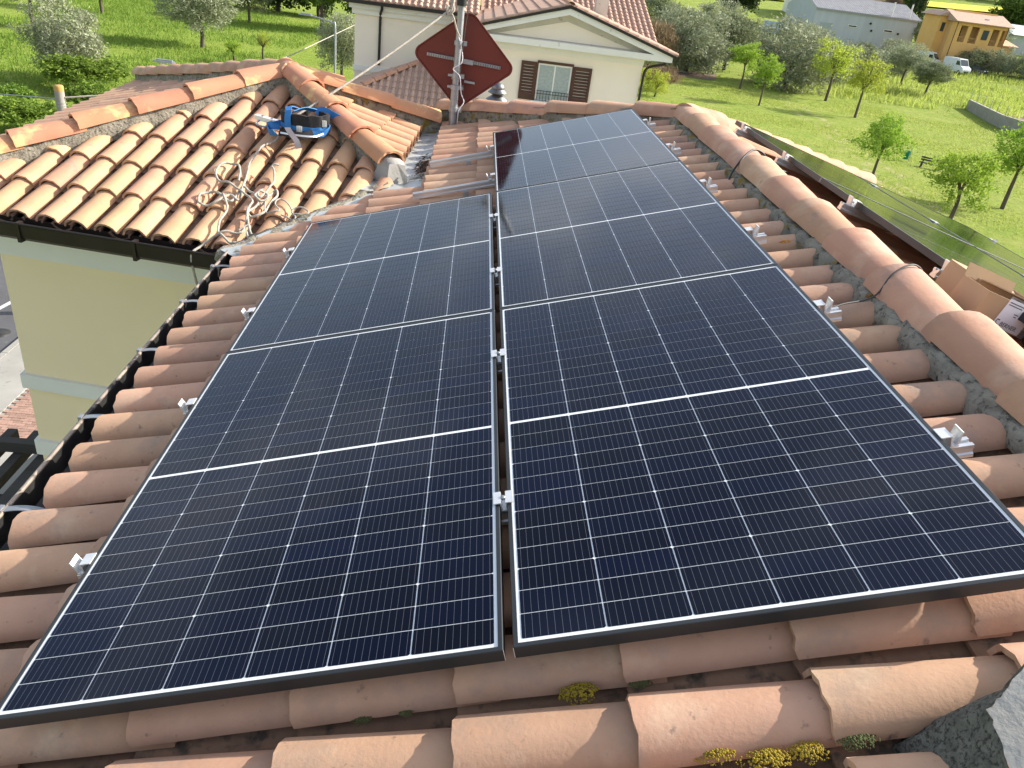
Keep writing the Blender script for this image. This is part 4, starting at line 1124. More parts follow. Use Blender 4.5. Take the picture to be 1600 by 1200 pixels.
for i in range(2):
    KIND.setdefault('broad', []).append((crown_mesh('crown', 220 + i, 230, 40, 1.0, 1.0, .12, .7, .11, .45, -.9, .45, m=M_['broad']), trunk_mesh('trunk', 220 + i, .6, .06, .5, .8, 6)))
KIND['cypress'] = [(crown_mesh('crown', 240, 160, 40, 1.0, 1.0, .16, .4, .10, .15, -1, .5, m=M_['dark']), trunk_mesh('trunk', 240, .1, .06, .2, .5, 3))]
KIND['reed'] = [(crown_mesh('crown', 250, 120, 36, 1.0, .9, .34, .07, .14, .4, -.2, .2, upb=1.6, m=M_['twig']), trunk_mesh('trunk', 250, .1, .02, .5, .4, 5))]
TR = random.Random(5)


def plant(name, kind, x, y, h, w_, label, group=None, clear=.28, z=None, var=None, cat='tree'):
    """h total height, w_ crown width, clear: share of the height that is bare trunk"""
    z = terrain(x, y) if z is None else z
    t_ = thing(name, (x, y, z), label, cat, group); rz = TR.uniform(0, 6.28)
    cm, tm = KIND[kind][TR.randrange(len(KIND[kind])) if var is None else var]
    hh_ = h * (1 - clear) / 2
    base = Matrix.Translation((x, y, z)) @ Matrix.Rotation(rz, 4, 'Z')
    new('crown', cm, t_, base @ Matrix.Translation((0, 0, h - hh_ * 1.0)) @ Matrix.Diagonal((w_ / 2 * .9, w_ / 2 * .9, hh_ * .95, 1)))
    hb = max(h * clear * 1.25, .15)
    tz = {'olive': .75, 'olive_dark': .7, 'lime': 1.0, 'airy': 1.0, 'shrub': .1, 'dark': .5, 'broad': .6, 'cypress': .1, 'reed': .1}[kind]
    s_ = w_ / 2 * .95 if kind not in ('lime', 'airy') else max(w_ / 2, 1.6)
    new('trunk', tm, t_, base @ Matrix.Diagonal((s_, s_, (h - hh_) / (tz + .45), 1)))
    return t_


GO, GP, GD = 'olive trees', 'young park trees', 'background trees'
plant('olive_tree', 'olive', -25.1, 52.9, 4.7, 5.3, 'round silvery olive bush on the left lawn, above the wooden pole', GO, .08)
plant('shrub', 'shrub', -22.8, 50.0, 2.3, 4.4, 'bright green leafy shrub in front of the round olive on the left', 'shrubs', .0, cat='shrub')
plant('olive_tree', 'olive', -38, 74.8, 6.0, 6.4, 'olive tree with dark trunk cut off by the top left corner', GO, .30)
plant('olive_tree', 'olive', -39.2, 91.5, 5.5, 6.0, 'small olive tree at the top edge, left of centre lawn', GO, .30)
plant('olive_tree', 'olive', -23.6, 74.7, 5.9, 6.6, 'tall multi-stemmed olive casting a long shadow on the left lawn', GO, .22)
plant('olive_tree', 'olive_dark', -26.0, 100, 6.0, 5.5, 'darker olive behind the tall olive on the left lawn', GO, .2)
for k, (x, y, h, w_) in enumerate(((-41, 118, 8, 9), (-34, 119, 9, 9), (-27, 118, 9, 9), (-21, 117, 8, 8))):
    plant('dark_tree', 'dark', x, y, h, w_, 'dark evergreen along the top left edge, %s of four' % ('leftmost', 'second from left', 'third from left', 'rightmost')[k], GD, .05)
plant('broadleaf_tree', 'broad', -17.5, 99, 9, 7.5, 'leafy green tree at the top edge above the far street lamp', GD, .3)
plant('broadleaf_tree', 'broad', -12.0, 101, 10, 7.5, 'leafy green tree at the top edge touching the neighbouring house', GD, .2)
plant('olive_tree', 'olive', -10.0, 67.7, 4.9, 4.4, 'bushy olive against the left corner of the neighbouring house', GO, .06)
plant('sapling', 'lime', -18.8, 67.7, 1.9, 1.3, 'small round sapling on the lawn right of the olive shadow', 'saplings', .4, var=0)
plant('sapling', 'airy', -17.5, 72.1, 2.3, 1.0, 'thin wispy sapling beside the road on the lawn', 'saplings', .4, var=0)
for k, (x, y, h, w_) in enumerate(((-21.0, 39.5, 1.7, 3.4), (-18.3, 37.4, 1.5, 2.8), (-23.5, 42.2, 1.6, 3.0), (-20.0, 45.0, 1.7, 3.2))):
    plant('shrub', 'shrub', x, y, h, w_, 'green hedge shrub at the left edge near the wooden pole, %s' % ('left of it', 'lowest, over the wing roof', 'farthest left', 'right behind the pole')[k], 'shrubs', .0, cat='shrub')
# park
plant('park_tree', 'lime', 32.5, 95.7, 5.2, 3.9, 'young tree with dense leaves, leftmost in the park', GP, .42, var=0)
plant('park_tree', 'lime', 30.7, 82.6, 4.8, 3.2, 'smaller young tree just right of the leftmost park tree', GP, .42, var=1)
plant('park_tree', 'airy', 42.6, 94.2, 6.7, 5.6, 'yellow-green airy young tree in the park, the left of a pair', GP, .36, var=0)
plant('park_tree', 'airy', 41.3, 82.8, 6.1, 4.6, 'yellow-green airy young tree in the park, the right of a pair', GP, .36, var=1)
plant('park_tree', 'lime', 27.9, 49.8, 4.5, 3.3, 'round green young tree standing left of the park bench', GP, .36, var=2)
plant('park_tree', 'lime', 29.0, 41.8, 4.2, 4.0, 'wide green young tree in front of the benches, above the boxes', GP, .30, var=0)
plant('park_tree', 'lime', 35.6, 47.0, 5.2, 4.2, 'young tree cut off by the right edge beside the lawn', GP, .38, var=1)
plant('olive_tree', 'olive_dark', 64.8, 112.7, 4.8, 5.8, 'low dark olive with forked trunk in front of the parked vans', GO, .30)
plant('olive_tree', 'olive', 66.5, 123.6, 6.0, 6.6, 'olive with bare trunk just left of the parked vans', GO, .30)
plant('olive_tree', 'olive', 28.6, 107, 8.6, 11.5, 'big silvery olive behind the right end of the neighbouring house', GO, .02, z=GZ - 1.0)
plant('olive_tree', 'olive', 40.0, 101.5, 8.6, 12.5, 'broad silvery olive behind the leftmost park trees', GO, .0, z=GZ - 1.0)
plant('olive_tree', 'olive_dark', 36.0, 115, 7.6, 9.0, 'darker olive in the gap between two big silvery olives', GO, .15)
for k, (x, y, h, w_, lb) in enumerate(((44, 136, 7.0, 10, 'olive crown in the second row of the grove, middle'), (33, 136, 7.2, 10, 'olive crown in the second row of the grove, left'), (54, 133, 7.0, 9.5, 'olive crown in the second row of the grove, right'),
                                      (36, 163, 8, 12, 'olive crown at the back of the grove, leftmost at the top edge'), (50, 170, 7.5, 12, 'olive crown at the back of the grove, below the green field'), (63, 160, 6.5, 10, 'olive crown at the back of the grove, nearest the warehouse'),
                                      (75, 158, 4.6, 8, 'low olive in front of the warehouse wall, left'), (80, 155, 5.8, 7.5, 'low olive in front of the warehouse wall, middle'), (73.5, 141, 6.2, 7.0, 'olive in front of the right end of the warehouse'),
                                      (97, 157.8, 5.0, 6.5, 'olive in the row below the yellow house, left'), (102, 156.5, 5.4, 7, 'olive in the row below the yellow house, second from left'), (107, 154, 6, 7.5, 'olive in the row below the yellow house, front'),
                                      (112.5, 151, 6, 8, 'olive in the row at the right edge below the yellow house'), (117, 186, 7, 9, 'olive beside the right end of the yellow house'), (49, 112, 6.6, 9, 'olive filling the grove right behind the airy park trees'), (33, 121, 7.2, 9, 'olive deep in the grove behind the biggest silvery olive'), (58, 121, 6.0, 9, 'low olive at the right end of the grove before the warehouse'))):
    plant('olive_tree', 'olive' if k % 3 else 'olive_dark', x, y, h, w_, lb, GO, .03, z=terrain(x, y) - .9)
plant('dry_reed_clump', 'reed', 22.5, 103, 6.0, 7, 'brown dry reed thicket beside the gable of the neighbouring house', 'shrubs', .0, cat='shrub')
plant('dry_reed_clump', 'reed', 20.0, 84, 2.6, 4.5, 'brown twiggy shrub at the foot of the neighbouring house', 'shrubs', .0, cat='shrub')
plant('shrub', 'airy', 16.3, 79, 3.0, 3.2, 'yellow-green shrub left of two beside the house downpipe', 'shrubs', .02, cat='shrub')
plant('shrub', 'airy', 18.8, 79, 2.6, 2.8, 'yellow-green shrub right of two beside the house downpipe', 'shrubs', .02, cat='shrub')
plant('dark_tree', 'dark', 62, 205, 11, 12, 'dark round tree at the top edge left of the warehouse', GD, .1)
plant('cypress_tree', 'cypress', 99, 190, 13, 4.5, 'dark upright cypress between the warehouse and the yellow house', GD, .02)
plant('dry_reed_clump', 'reed', 94, 192, 11, 5, 'brown shaggy palm-like tree beside the cypress', GD, .1, cat='tree')
plant('olive_tree', 'olive_dark', 97.5, 178, 7, 7, 'dark olive below the cypress, beside the warehouse end', GO, .05)
for k, (x, y, h, w_, lb) in enumerate(((152, 236, 10, 13, 'over its right gable'), (165, 230, 12, 14, 'right of its right gable'), (178, 224, 13, 15, 'at the right edge of the picture'), (190, 232, 15, 16, 'in the far right corner, front'),
                                       (172, 262, 10, 13, 'right of the yellow field'), (200, 252, 17, 18, 'in the far right corner, back'), (133, 262, 5, 8, 'small, before the yellow field'), (178, 345, 14, 18, 'beyond the yellow field, left'), (200, 342, 15, 18, 'beyond the yellow field, middle'), (224, 338, 16, 20, 'beyond the yellow field, right'), (152, 350, 12, 16, 'beyond the yellow field, farthest left'))):
    plant('dark_tree' if k % 2 else 'broadleaf_tree', ('broad', 'dark', 'olive_dark')[k % 3], x, y, h, w_, 'background tree above the yellow house, %s' % lb, GD, .05)

# tall grass
def blades(name, n, x0, x1, y0, y1, h, wd, m, label, seed, dens=.55):
    g = np.random.default_rng(seed); P = np.stack([x0 + (x1 - x0) * g.random(n), y0 + (y1 - y0) * g.random(n)], 1)
    k = np.array([mnoise.noise(Vector((p[0] * .12, p[1] * .12, seed))) for p in P]); P = P[k > g.random(n) * dens - .35]
    P = P[(P[:, 0] < -16.6) | (P[:, 0] > -9) | (P[:, 1] > 92)]
    n = len(P); z = np.array([terrain(p[0], p[1]) for p in P]); q = g.random(n) * 6.283; hh_ = h * (.4 + g.random(n)); d = np.stack([np.cos(q), np.sin(q)], 1) * wd
    lean = g.normal(size=(n, 2)) * h * .35
    V = np.zeros((n, 3, 3)); V[:, 0, :2] = P - d; V[:, 1, :2] = P + d; V[:, 2, :2] = P + lean; V[:, 0, 2] = z; V[:, 1, 2] = z; V[:, 2, 2] = z + hh_
    o_ = new(name, npmesh(name, V.reshape(-1, 3), np.arange(n * 3).reshape(-1, 3)), None, I4, m)
    return tag(o_, label, 'grass', kind='stuff')


blades('meadow_grass', 90000, -50, -16.6, 36, 118, .26, .05, M_['blade'], 'bright green uncut grass of the left lawn', 1)
blades('meadow_grass', 90000, 14, 62, 34, 98, .13, .045, M_['blade_y'], 'short worn grass of the park on the right', 2, .8)
blades('meadow_grass', 40000, 42, 125, 98, 156, .8, .09, M_['blade_y'], 'tall yellowish meadow grass between the park and the vans', 3, .7)

# ------------------------------------------------------------------ neighbouring house
M_['cream'] = mat('cream_render', (.88, .78, .66), (.84, .74, .62), scale=.7, rough=.92, bump=.08, bscale=30)
M_['trim'] = mat('cream_trim', (.80, .78, .72), (.74, .72, .66), scale=1.5, rough=.9, spots=(.45, .44, .41), sscale=4, sthr=(.66, .75))
M_['tymp'] = mat('weathered_render', (.60, .56, .49), (.50, .47, .41), scale=1.5, rough=.92, spots=(.30, .29, .27), sscale=4, sthr=(.60, .72))
M_['wood'] = mat('brown_shutter', (.085, .030, .014), (.06, .02, .01), scale=4, rough=.6)
M_['metal_d'] = mat('dark_metal', (.02, .017, .016), rough=.5, metal=.3)
M_['glass'] = mat('window_glass', (.05, .07, .065), (.03, .04, .04), scale=1, rough=.06)
M_['curtain'] = mat('lace_curtain', (.42, .47, .45), (.30, .34, .33), scale=14, rough=.9)
M_['tile_far'] = mat('terracotta_far', (.52, .35, .265), (.43, .28, .205), scale=2.5, rough=.9, spots=(.20, .14, .11), sscale=2.2, sthr=(.6, .75))
nb = thing('neighbour_house', (3.5, 33, GZ), 'cream neighbouring house with a white pediment and brown window shutters', 'house')


def tiled(parent, name, F, cols, step=.235, expo=.40, m=None, r=.075):
    """corrugated field of barrel tiles; cols: function v -> (u0,u1) or None, over v range"""
    v0, v1, fn = cols; mbt = MB(); v = v0
    while v <= v1:
        rng = fn(v)
        if rng:
            u = rng[0]
            while u < rng[1] - .02:
                e = min(u + expo + .03, rng[1]); pr = [(-r, 0), (-r * .72, r * .62), (0, r * .88), (r * .72, r * .62), (r, 0)]
                vs = [(u, v + a, b + .03) for a, b in pr] + [(e, v + a * .85, b * .85 + .005) for a, b in pr]
                mbt.add(vs, [(k, k + 1, 6 + k, 5 + k) for k in range(4)], True); mbt.add(vs[:5], [(4, 3, 2, 1, 0)], False)
                u += expo
        v += step
    o_ = mbt.build(name, m or M_['tile_far'], parent, F); o_['kind'] = 'stuff'; return o_


YH = 29.0
gw = MB().prism([(.85, GZ), (7.0, GZ), (7.0, -1.05), (.85, -1.05)], 'y', YH, 37).build('wall', M_['cream'], nb)
MB().box(.83, 7.02, YH - .03, YH, -1.36, -1.16).build('frieze', M_['trim'], gw)
MB().box(.70, 7.25, YH - .15, YH + .05, -1.16, -1.10).build('frieze_moulding', M_['trim'], gw)
MB().prism([(.15, -1.10), (7.92, -1.10), (7.92, -.90), (.15, -.90)], 'y', YH - .55, YH + .3).build('cornice', M_['trim'], nb)
ax_, az_ = 4.03, .22
tri = [(.25, -.90), (7.82, -.90), (ax_, az_ - .12)]
MB().prism(tri, 'y', YH - .12, YH + .2).build('tympanum', M_['tymp'], nb)
MB().prism([(1.6, -.86), (6.45, -.86), (ax_, -.22)], 'y', YH - .15, YH - .115).build('inner_panel', M_['cream'], nb)
for sx in (-1, 1):
    e = ax_ + sx * 3.95
    MB().prism([(e, -.90), (ax_, az_), (ax_, az_ - .20), (e - sx * .75, -.90)][::1 if sx < 0 else -1], 'y', YH - .55, YH + .25).build('raking_cornice', M_['trim'], nb)
    MB().prism([(e + sx * .10, -.88), (ax_, az_ + .11), (ax_, az_ + .02), (e + sx * .02, -.95)][::1 if sx < 0 else -1], 'y', YH - .62, YH + .3).build('fascia', M_['metal_d'], nb)
# window with shutters, curtain, railing
win = MB().box(3.20, 3.26, YH - .02, YH + .1, -2.99, -1.69).box(4.39, 4.45, YH - .02, YH + .1, -2.99, -1.69).box(3.26, 4.39, YH - .02, YH + .1, -1.75, -1.69).box(3.80, 3.85, YH - .01, YH + .08, -2.93, -1.75).box(3.26, 4.39, YH - .02, YH + .1, -2.99, -2.93).build('window', M_['trim'], nb)
MB().box(3.26, 3.80, YH - .008, YH - .002, -2.93, -1.75).build('pane', M_['curtain'], win); MB().box(3.85, 4.39, YH - .008, YH - .002, -2.93, -1.75).build('pane', M_['curtain'], win)
MB().box(3.05, 4.60, YH - .18, YH, -3.07, -2.99).build('sill', M_['trim'], win)
MB().box(3.16, 4.49, YH - .06, YH - .02, -1.69, -1.60).box(3.16, 3.20, YH - .06, YH - .01, -2.99, -1.69).box(4.45, 4.49, YH - .06, YH - .01, -2.99, -1.69).build('frame', M_['wood'], win)
rl = MB()
for i in range(11): rl.tube([(3.27 + i * .112, YH - .13, -2.97), (3.27 + i * .112, YH - .13, -2.62)], .009, 5)
for z in (-2.62, -2.72, -2.95): rl.tube([(3.22, YH - .13, z), (4.43, YH - .13, z)], .011, 5)
rl.build('railing', M_['metal_d'], win)
for x0, x1, a in ((2.58, 3.15, 0), (4.50, 5.18, 0)):
    sh_ = MB().box(x0, x0 + .09, YH - .07, YH - .02, -2.99, -1.67).box(x1 - .09, x1, YH - .07, YH - .02, -2.99, -1.67).box(x0 + .09, x1 - .09, YH - .07, YH - .02, -1.80, -1.67).box(x0 + .09, x1 - .09, YH - .07, YH - .02, -2.99, -2.78).build('shutter', M_['wood'], nb)
    for i in range(9):
        z = -2.76 + i * .107
        MB().prism([(YH - .065, z), (YH - .03, z + .075), (YH - .025, z + .07), (YH - .06, z - .005)], 'x', x0 + .09, x1 - .09).build('slat', M_['wood'], sh_)
    MB().box(x0 + .09, x1 - .09, YH - .022, YH - .012, -2.78, -1.80).build('backing', M_['tymp'], sh_)
# roofs
sl = math.atan2(az_ + .10 + .85, 3.95)
FR = frame((-1, 0), sl, (ax_ + 4.05, YH - .6, -.86)); FLf = frame((1, 0), sl, (ax_ - 4.05, YH - .6, -.86))
rl_len = 4.05 / math.cos(sl)
rr_ = MB().box(0, rl_len, -9, 0, -.06, .0).build('roof', M_['tile_far'], nb, FR); tiled(rr_, 'roof_tiles', FR, (-8.9, -.06, lambda v: (-.03, rl_len)))
rl2 = MB().box(0, rl_len, 0, 9, -.06, .0).build('roof', M_['tile_far'], nb, FLf); tiled(rl2, 'roof_tiles', FLf, (.06, 8.9, lambda v: (-.03, rl_len)))
mb = MB(); cp = tile_mesh('ridge_tile', .5, .30, .26, .11, .1, .02, 8, 2)
for i in range(17): mb.add([v.co for v in cp.vertices], [tuple(p.vertices) for p in cp.polygons], True, Matrix.Translation((ax_, YH - .6 + i * .5, az_ + .12)) @ Matrix.Rotation(math.pi / 2, 4, 'Z'))
mb.build('ridge_tiles', M_['cap'], rr_)['kind'] = 'stuff'
MB().box(5.55, 6.05, 33.4, 33.9, -.6, .75).build('chimney', M_['tymp'], rr_)
FB_ = frame((0, 1), rad(17), (8.15, 32.6, -.82)); br_ = MB().box(0, 7, 0, 7.2, -.06, 0).build('roof', M_['tile_far'], nb, FB_); tiled(br_, 'roof_tiles', FB_, (.08, 7.1, lambda v: (-.03, 7)))
# side wing of that house, its porch and pipes
sw = MB().box(-3.80, .84, 31.5, 38, GZ, -.72).build('wall', M_['cream'], nb)
MB().box(-3.9, .84, 31.38, 31.5, -1.02, -.72).build('frieze', M_['trim'], sw); MB().box(-4.0, .84, 31.25, 31.5, -.82, -.66).build('cornice', M_['trim'], sw)
MB().box(-3.84, .84, 31.44, 31.5, -3.05, -2.85).build('string_course', M_['trim'], sw)
MB().box(-4.2, .8, 31.0, 31.14, -.64, -.52).build('gutter', M_['metal_d'], nb)
FS = frame((0, 1), rad(16), (-2, 31.05, -.50)); sr_ = MB().box(0, 7, -2.9, 2.3, -.06, 0).build('roof', M_['tile_far'], nb, FS); tiled(sr_, 'roof_tiles', FS, (-2.8, 2.3, lambda v: (-.03, 7)))
MB().tube(spline([(-2.75, 31.1, -.62), (-2.75, 31.15, -.75), (-2.83, 31.40, -.95), (-2.83, 31.42, -1.1), (-2.84, 31.42, -2.76)], 5), .05, 8).build('downpipe', M_['metal_d'], nb)
MB().tube(spline([(7.86, YH - .2, -1.12), (7.80, YH + .0, -1.22), (7.3, YH + .1, -1.38), (7.10, YH - .06, -1.55), (7.08, YH - .06, -2.0)], 5) + [Vector((7.08, YH - .06, GZ))], .05, 8).build('downpipe', M_['metal_d'], nb)
# porch: hipped roof in front of the side wing
pa, pb = Vector((-1.0, 30.2, -2.25)), Vector((-1.0, 31.5, -2.25)); e0, e1, e2 = Vector((-3.75, 31.5, -3.42)), Vector((-3.75, 27.6, -3.42)), Vector((1.7, 27.6, -3.42))
Fp1 = frame3(pa, e0, e1, e1); Fp1.translation = e1
Fp2 = frame3(pa, e1, e2, e1); Fp2.translation = e1
po = MB().add([tuple(q) for q in (pa, pb, e0, e1)], [(0, 1, 2, 3)]).add([tuple(q) for q in (pa, e1, e2)], [(0, 1, 2)]).add([tuple(q) for q in (pa, e2, Vector((1.7, 31.5, -3.42)), pb)], [(0, 1, 2, 3)]).build('porch_roof', M_['tile_far'], nb)


def fan(F, a, b, c):
    """u-range of a triangle at lateral v, in frame F"""
    q = [F.inverted() @ Vector(p) for p in (a, b, c)]

    def fn(v):
        us = []
        for i in range(len(q)):
            p0, p1 = q[i], q[(i + 1) % len(q)]
            if (p0.y - v) * (p1.y - v) < 0: us.append(p0.x + (p1.x - p0.x) * (v - p0.y) / (p1.y - p0.y))
        return (min(us), max(us)) if len(us) >= 2 else None
    ys_ = [p.y for p in q]; return (min(ys_) + .1, max(ys_), fn)


tiled(po, 'roof_tiles', Fp1, fan(Fp1, pa, e1, e0)); tiled(po, 'roof_tiles', Fp2, fan(Fp2, pa, e1, e2), m=M_['tile_far'])
mb = MB()
for i in range(7):
    d = (pa - e1); x = d.normalized(); y = up.cross(x).normalized(); z = x.cross(y); o_ = e1 + d * (i / 7.6) + z * .04
    mb.add([v.co for v in cp.vertices], [tuple(p.vertices) for p in cp.polygons], True, Matrix(((x.x, y.x, z.x, o_.x), (x.y, y.y, z.y, o_.y), (x.z, y.z, z.z, o_.z), (0, 0, 0, 1))))
mb.build('hip_tiles', M_['cap'], po)['kind'] = 'stuff'
MB().tube([e0 + Vector((-.05, 0, .02)), e1 + Vector((-.05, -.05, .02))], .05, 6).build('gutter', M_['metal_d'], nb)
MB().box(-3.4, 1.4, 27.9, 31.5, GZ, -3.5).build('porch_wall', M_['cream'], nb)

# ------------------------------------------------------------------ street furniture on the left
def lamp(x, y, hz, ang, arm, label):
    t_ = thing('street_lamp', (x, y, GZ), label, 'street lamp', 'street lamps', rz=ang); Mw = WM[t_.name]; h = hz - GZ
    MB().tube(spline([(0, 0, 0), (0, 0, h * .5), (0, 0, h - .35), (-.15, 0, h - .1), (-.5, 0, h), (-arm, 0, h + .12)], 5), [.07 - .0016 * i for i in range(26)], 8).build('post', M_['galv'], t_, Mw)
    hd = MB().prism([(-arm - .62, -.05), (-arm - .60, -.10), (-arm - .35, -.14), (-arm, -.09), (-arm + .08, -.04), (-arm + .08, .04), (-arm, .09), (-arm - .35, .14), (-arm - .60, .10), (-arm - .62, .05)], 'z', h + .10, h + .16)
    hd.prism([(-arm - .5, -.07), (-arm, -.05), (-arm, .05), (-arm - .5, .07)], 'z', h + .16, h + .20); hd.build('lamp_head', M_['galv'], t_, Mw)


lamp(-8.4, 27.0, -3.0, 0.05, .75, 'grey street lamp peeping over the wing roof on the left')
lamp(-6.3, 42.0, -2.35, 0.0, 1.2, 'grey street lamp beside the leafy tree, left of the neighbouring house')
M_['oldwood'] = mat('weathered_wood', (.33, .31, .27), (.22, .205, .18), scale=5, rough=.95, stretch=(1, 1, .15), bump=.5, bscale=20)
M_['lich'] = mat('orange_lichen_wood', (.48, .25, .05), (.38, .27, .12), scale=10, rough=.95)
pl_ = thing('utility_pole', (-9.56, 20, GZ), 'short weathered wooden pole with an orange top, at the left edge', 'pole')
MB().tube([(0, 0, 0), (0, 0, 6.22)], [.13, .115], 12).build('shaft', M_['oldwood'], pl_, WM[pl_.name])
MB().lathe([(.1165, 6.22), (.1165, 6.33), (.10, 6.36), (0, 6.365)], 12).build('lichen_top', M_['lich'], pl_, WM[pl_.name])
for z in (5.86, 5.93): MB().tube([(0, 0, z), (0, 0, z + .015)], .128, 12).build('band', M_['galv'], pl_, WM[pl_.name])
tag(MB().tube(spline([(-20, 20.6, -3.4), (-14, 20.2, -3.16), (-9.68, 20, -2.98)], 6), .012, 5).build('overhead_wire', M_['galv']), 'thin grey wire running left from the wooden pole', 'wire', 'wires')
tag(MB().tube(spline([(-9.44, 20, -2.93), (-8.9, 20.2, -2.86), (-8.2, 20.6, -2.80), (-7.0, 23, -2.65), (-5.74, 26, -2.41), (-7.62, 45, -3.73), (-7.57, 58, -3.84)], 6), .022, 6).build('overhead_wire', M_['rope']), 'thick pale cable from the wooden pole to the neighbouring house', 'wire', 'wires')

# timber pergola and parapet below the wing, bottom left
M_['pergola'] = mat('dark_timber', (.035, .032, .03), (.06, .055, .05), scale=5, rough=.85, stretch=(.2, 1, 1), bump=.4, bscale=20)
pg = thing('pergola', (-3.9, 5.6, -5.0), 'dark weathered timber pergola below the gutter at the left edge', 'pergola')
MB().box(-5.0, -2.9, 5.66, 5.76, -3.52, -3.40).build('beam', M_['pergola'], pg)
for k, (x, y) in enumerate(((-3.20, 5.30), (-3.45, 5.30), (-3.72, 5.30))):
    MB().box(x - .05, x + .05, 4.6, 6.1, -3.64, -3.53).build('rafter', M_['pergola'], pg)
MB().box(-5.0, -2.75, 5.02, 5.14, -3.74, -3.65).build('beam', M_['pergola'], pg)
MB().box(-3.55, -3.43, 5.03, 5.13, GZ, -3.74).build('post', M_['pergola'], pg)
pw_ = thing('parapet_wall', (-3.7, 6, GZ), 'low yellow parapet wall with a concrete coping under the pergola', 'wall')
PMx = Matrix.Translation((-3.75, 5.66, 0)) @ Matrix.Rotation(rad(80), 4, 'Z')
MB().box(-1.5, 3.0, .0, .22, GZ, -4.32).build('wall', M_['wall_y'], pw_, PMx); MB().box(-1.5, 3.0, -.04, .27, -4.32, -4.22).build('coping', M_['concrete'], pw_, PMx)

# ------------------------------------------------------------------ park furniture, wall, vehicles, far buildings
bn = MB
def bench(x, y, rz, label):
    t_ = thing('park_bench', (x, y, GZ), label, 'bench', 'park benches', rz=rad(rz)); Mw = WM[t_.name]
    for i in range(3): MB().box(-.85, .85, -.20 + i * .15, -.08 + i * .15, .42, .46).build('seat_slat', M_['pergola'], t_, Mw)
    for i in range(2): MB().box(-.85, .85, .26 + i * .03, .30 + i * .03, .56 + i * .17, .68 + i * .17).build('back_slat', M_['pergola'], t_, Mw)
    for sx in (-.65, .65):
        MB().prism([(-.22, 0), (-.12, 0), (-.06, .42), (.20, .42), (.22, 0), (.30, 0), (.36, .86), (.30, .86), (.26, .5), (-.18, .5)], 'x', sx - .05, sx + .05).build('leg', M_['pergola'], t_, Mw)


bench(36.4, 57.9, -38, 'dark wooden park bench beside the green bin')
bench(37.0, 55.0, -38, 'dark wooden park bench half hidden behind the wide green tree')
M_['teal'] = mat('green_bin', (.01, .26, .20), (.01, .21, .16), scale=3, rough=.5)
bi = thing('litter_bin', (35.3, 59.8, GZ), 'small teal green litter bin on the park lawn', 'bin')
MB().lathe([(0, .28), (.20, .28), (.25, .9), (.27, .92), (.25, .93), (.22, .88), (0, .85)], 14).build('bin_body', M_['teal'], bi, WM[bi.name]); MB().tube([(.32, 0, 0), (.32, 0, 1.1)], .03, 6).box(.22, .33, -.02, .02, .6, .64).build('post', M_['galv'], bi, WM[bi.name])
gwall = thing('garden_wall', (63, 93, GZ), 'grey concrete garden wall with a wire fence at the right edge', 'wall')
MB().add([(65.4, 103.2, GZ), (61.0, 88.6, GZ), (60.3, 76, GZ), (60.6, 76, GZ), (61.3, 88.5, GZ), (65.7, 103.1, GZ)] + [(65.4, 103.2, GZ + 1.3), (61.0, 88.6, GZ + 1.4), (60.3, 76, GZ + 1.6), (60.6, 76, GZ + 1.6), (61.3, 88.5, GZ + 1.4), (65.7, 103.1, GZ + 1.3)],
         [(0, 1, 7, 6), (1, 2, 8, 7), (3, 4, 10, 9), (4, 5, 11, 10), (6, 7, 10, 11), (7, 8, 9, 10), (0, 6, 11, 5), (2, 3, 9, 8)]).build('wall', M_['concrete'], gwall)
for i in range(9):
    f = i / 8; x, y = (65.5 - 4.4 * f * 1.6, 103 - 14.5 * f * 1.6) if f < .62 else (61.1 - .75 * (f - .62) / .38, 88.5 - 12 * (f - .62) / .38)
    MB().tube([(x, y, GZ + 1.2), (x, y, GZ + 2.5)], .04, 5).build('fence_post', M_['galv'], gwall)
MB().box(66, 78, 76, 101, GZ, GZ + .2).build('terrace', M_['soil'], gwall)

M_['carpaint_w'] = mat('white_car_paint', (.72, .74, .76), rough=.25)
M_['carpaint_b'] = mat('black_car_paint', (.03, .032, .036), rough=.22)
M_['carglass'] = mat('car_glass', (.03, .045, .05), rough=.08)
M_['tyre'] = mat('tyre', (.02, .02, .02), rough=.85)
M_['carpaint_bl'] = mat('pale_blue_paint', (.40, .50, .60), rough=.35)


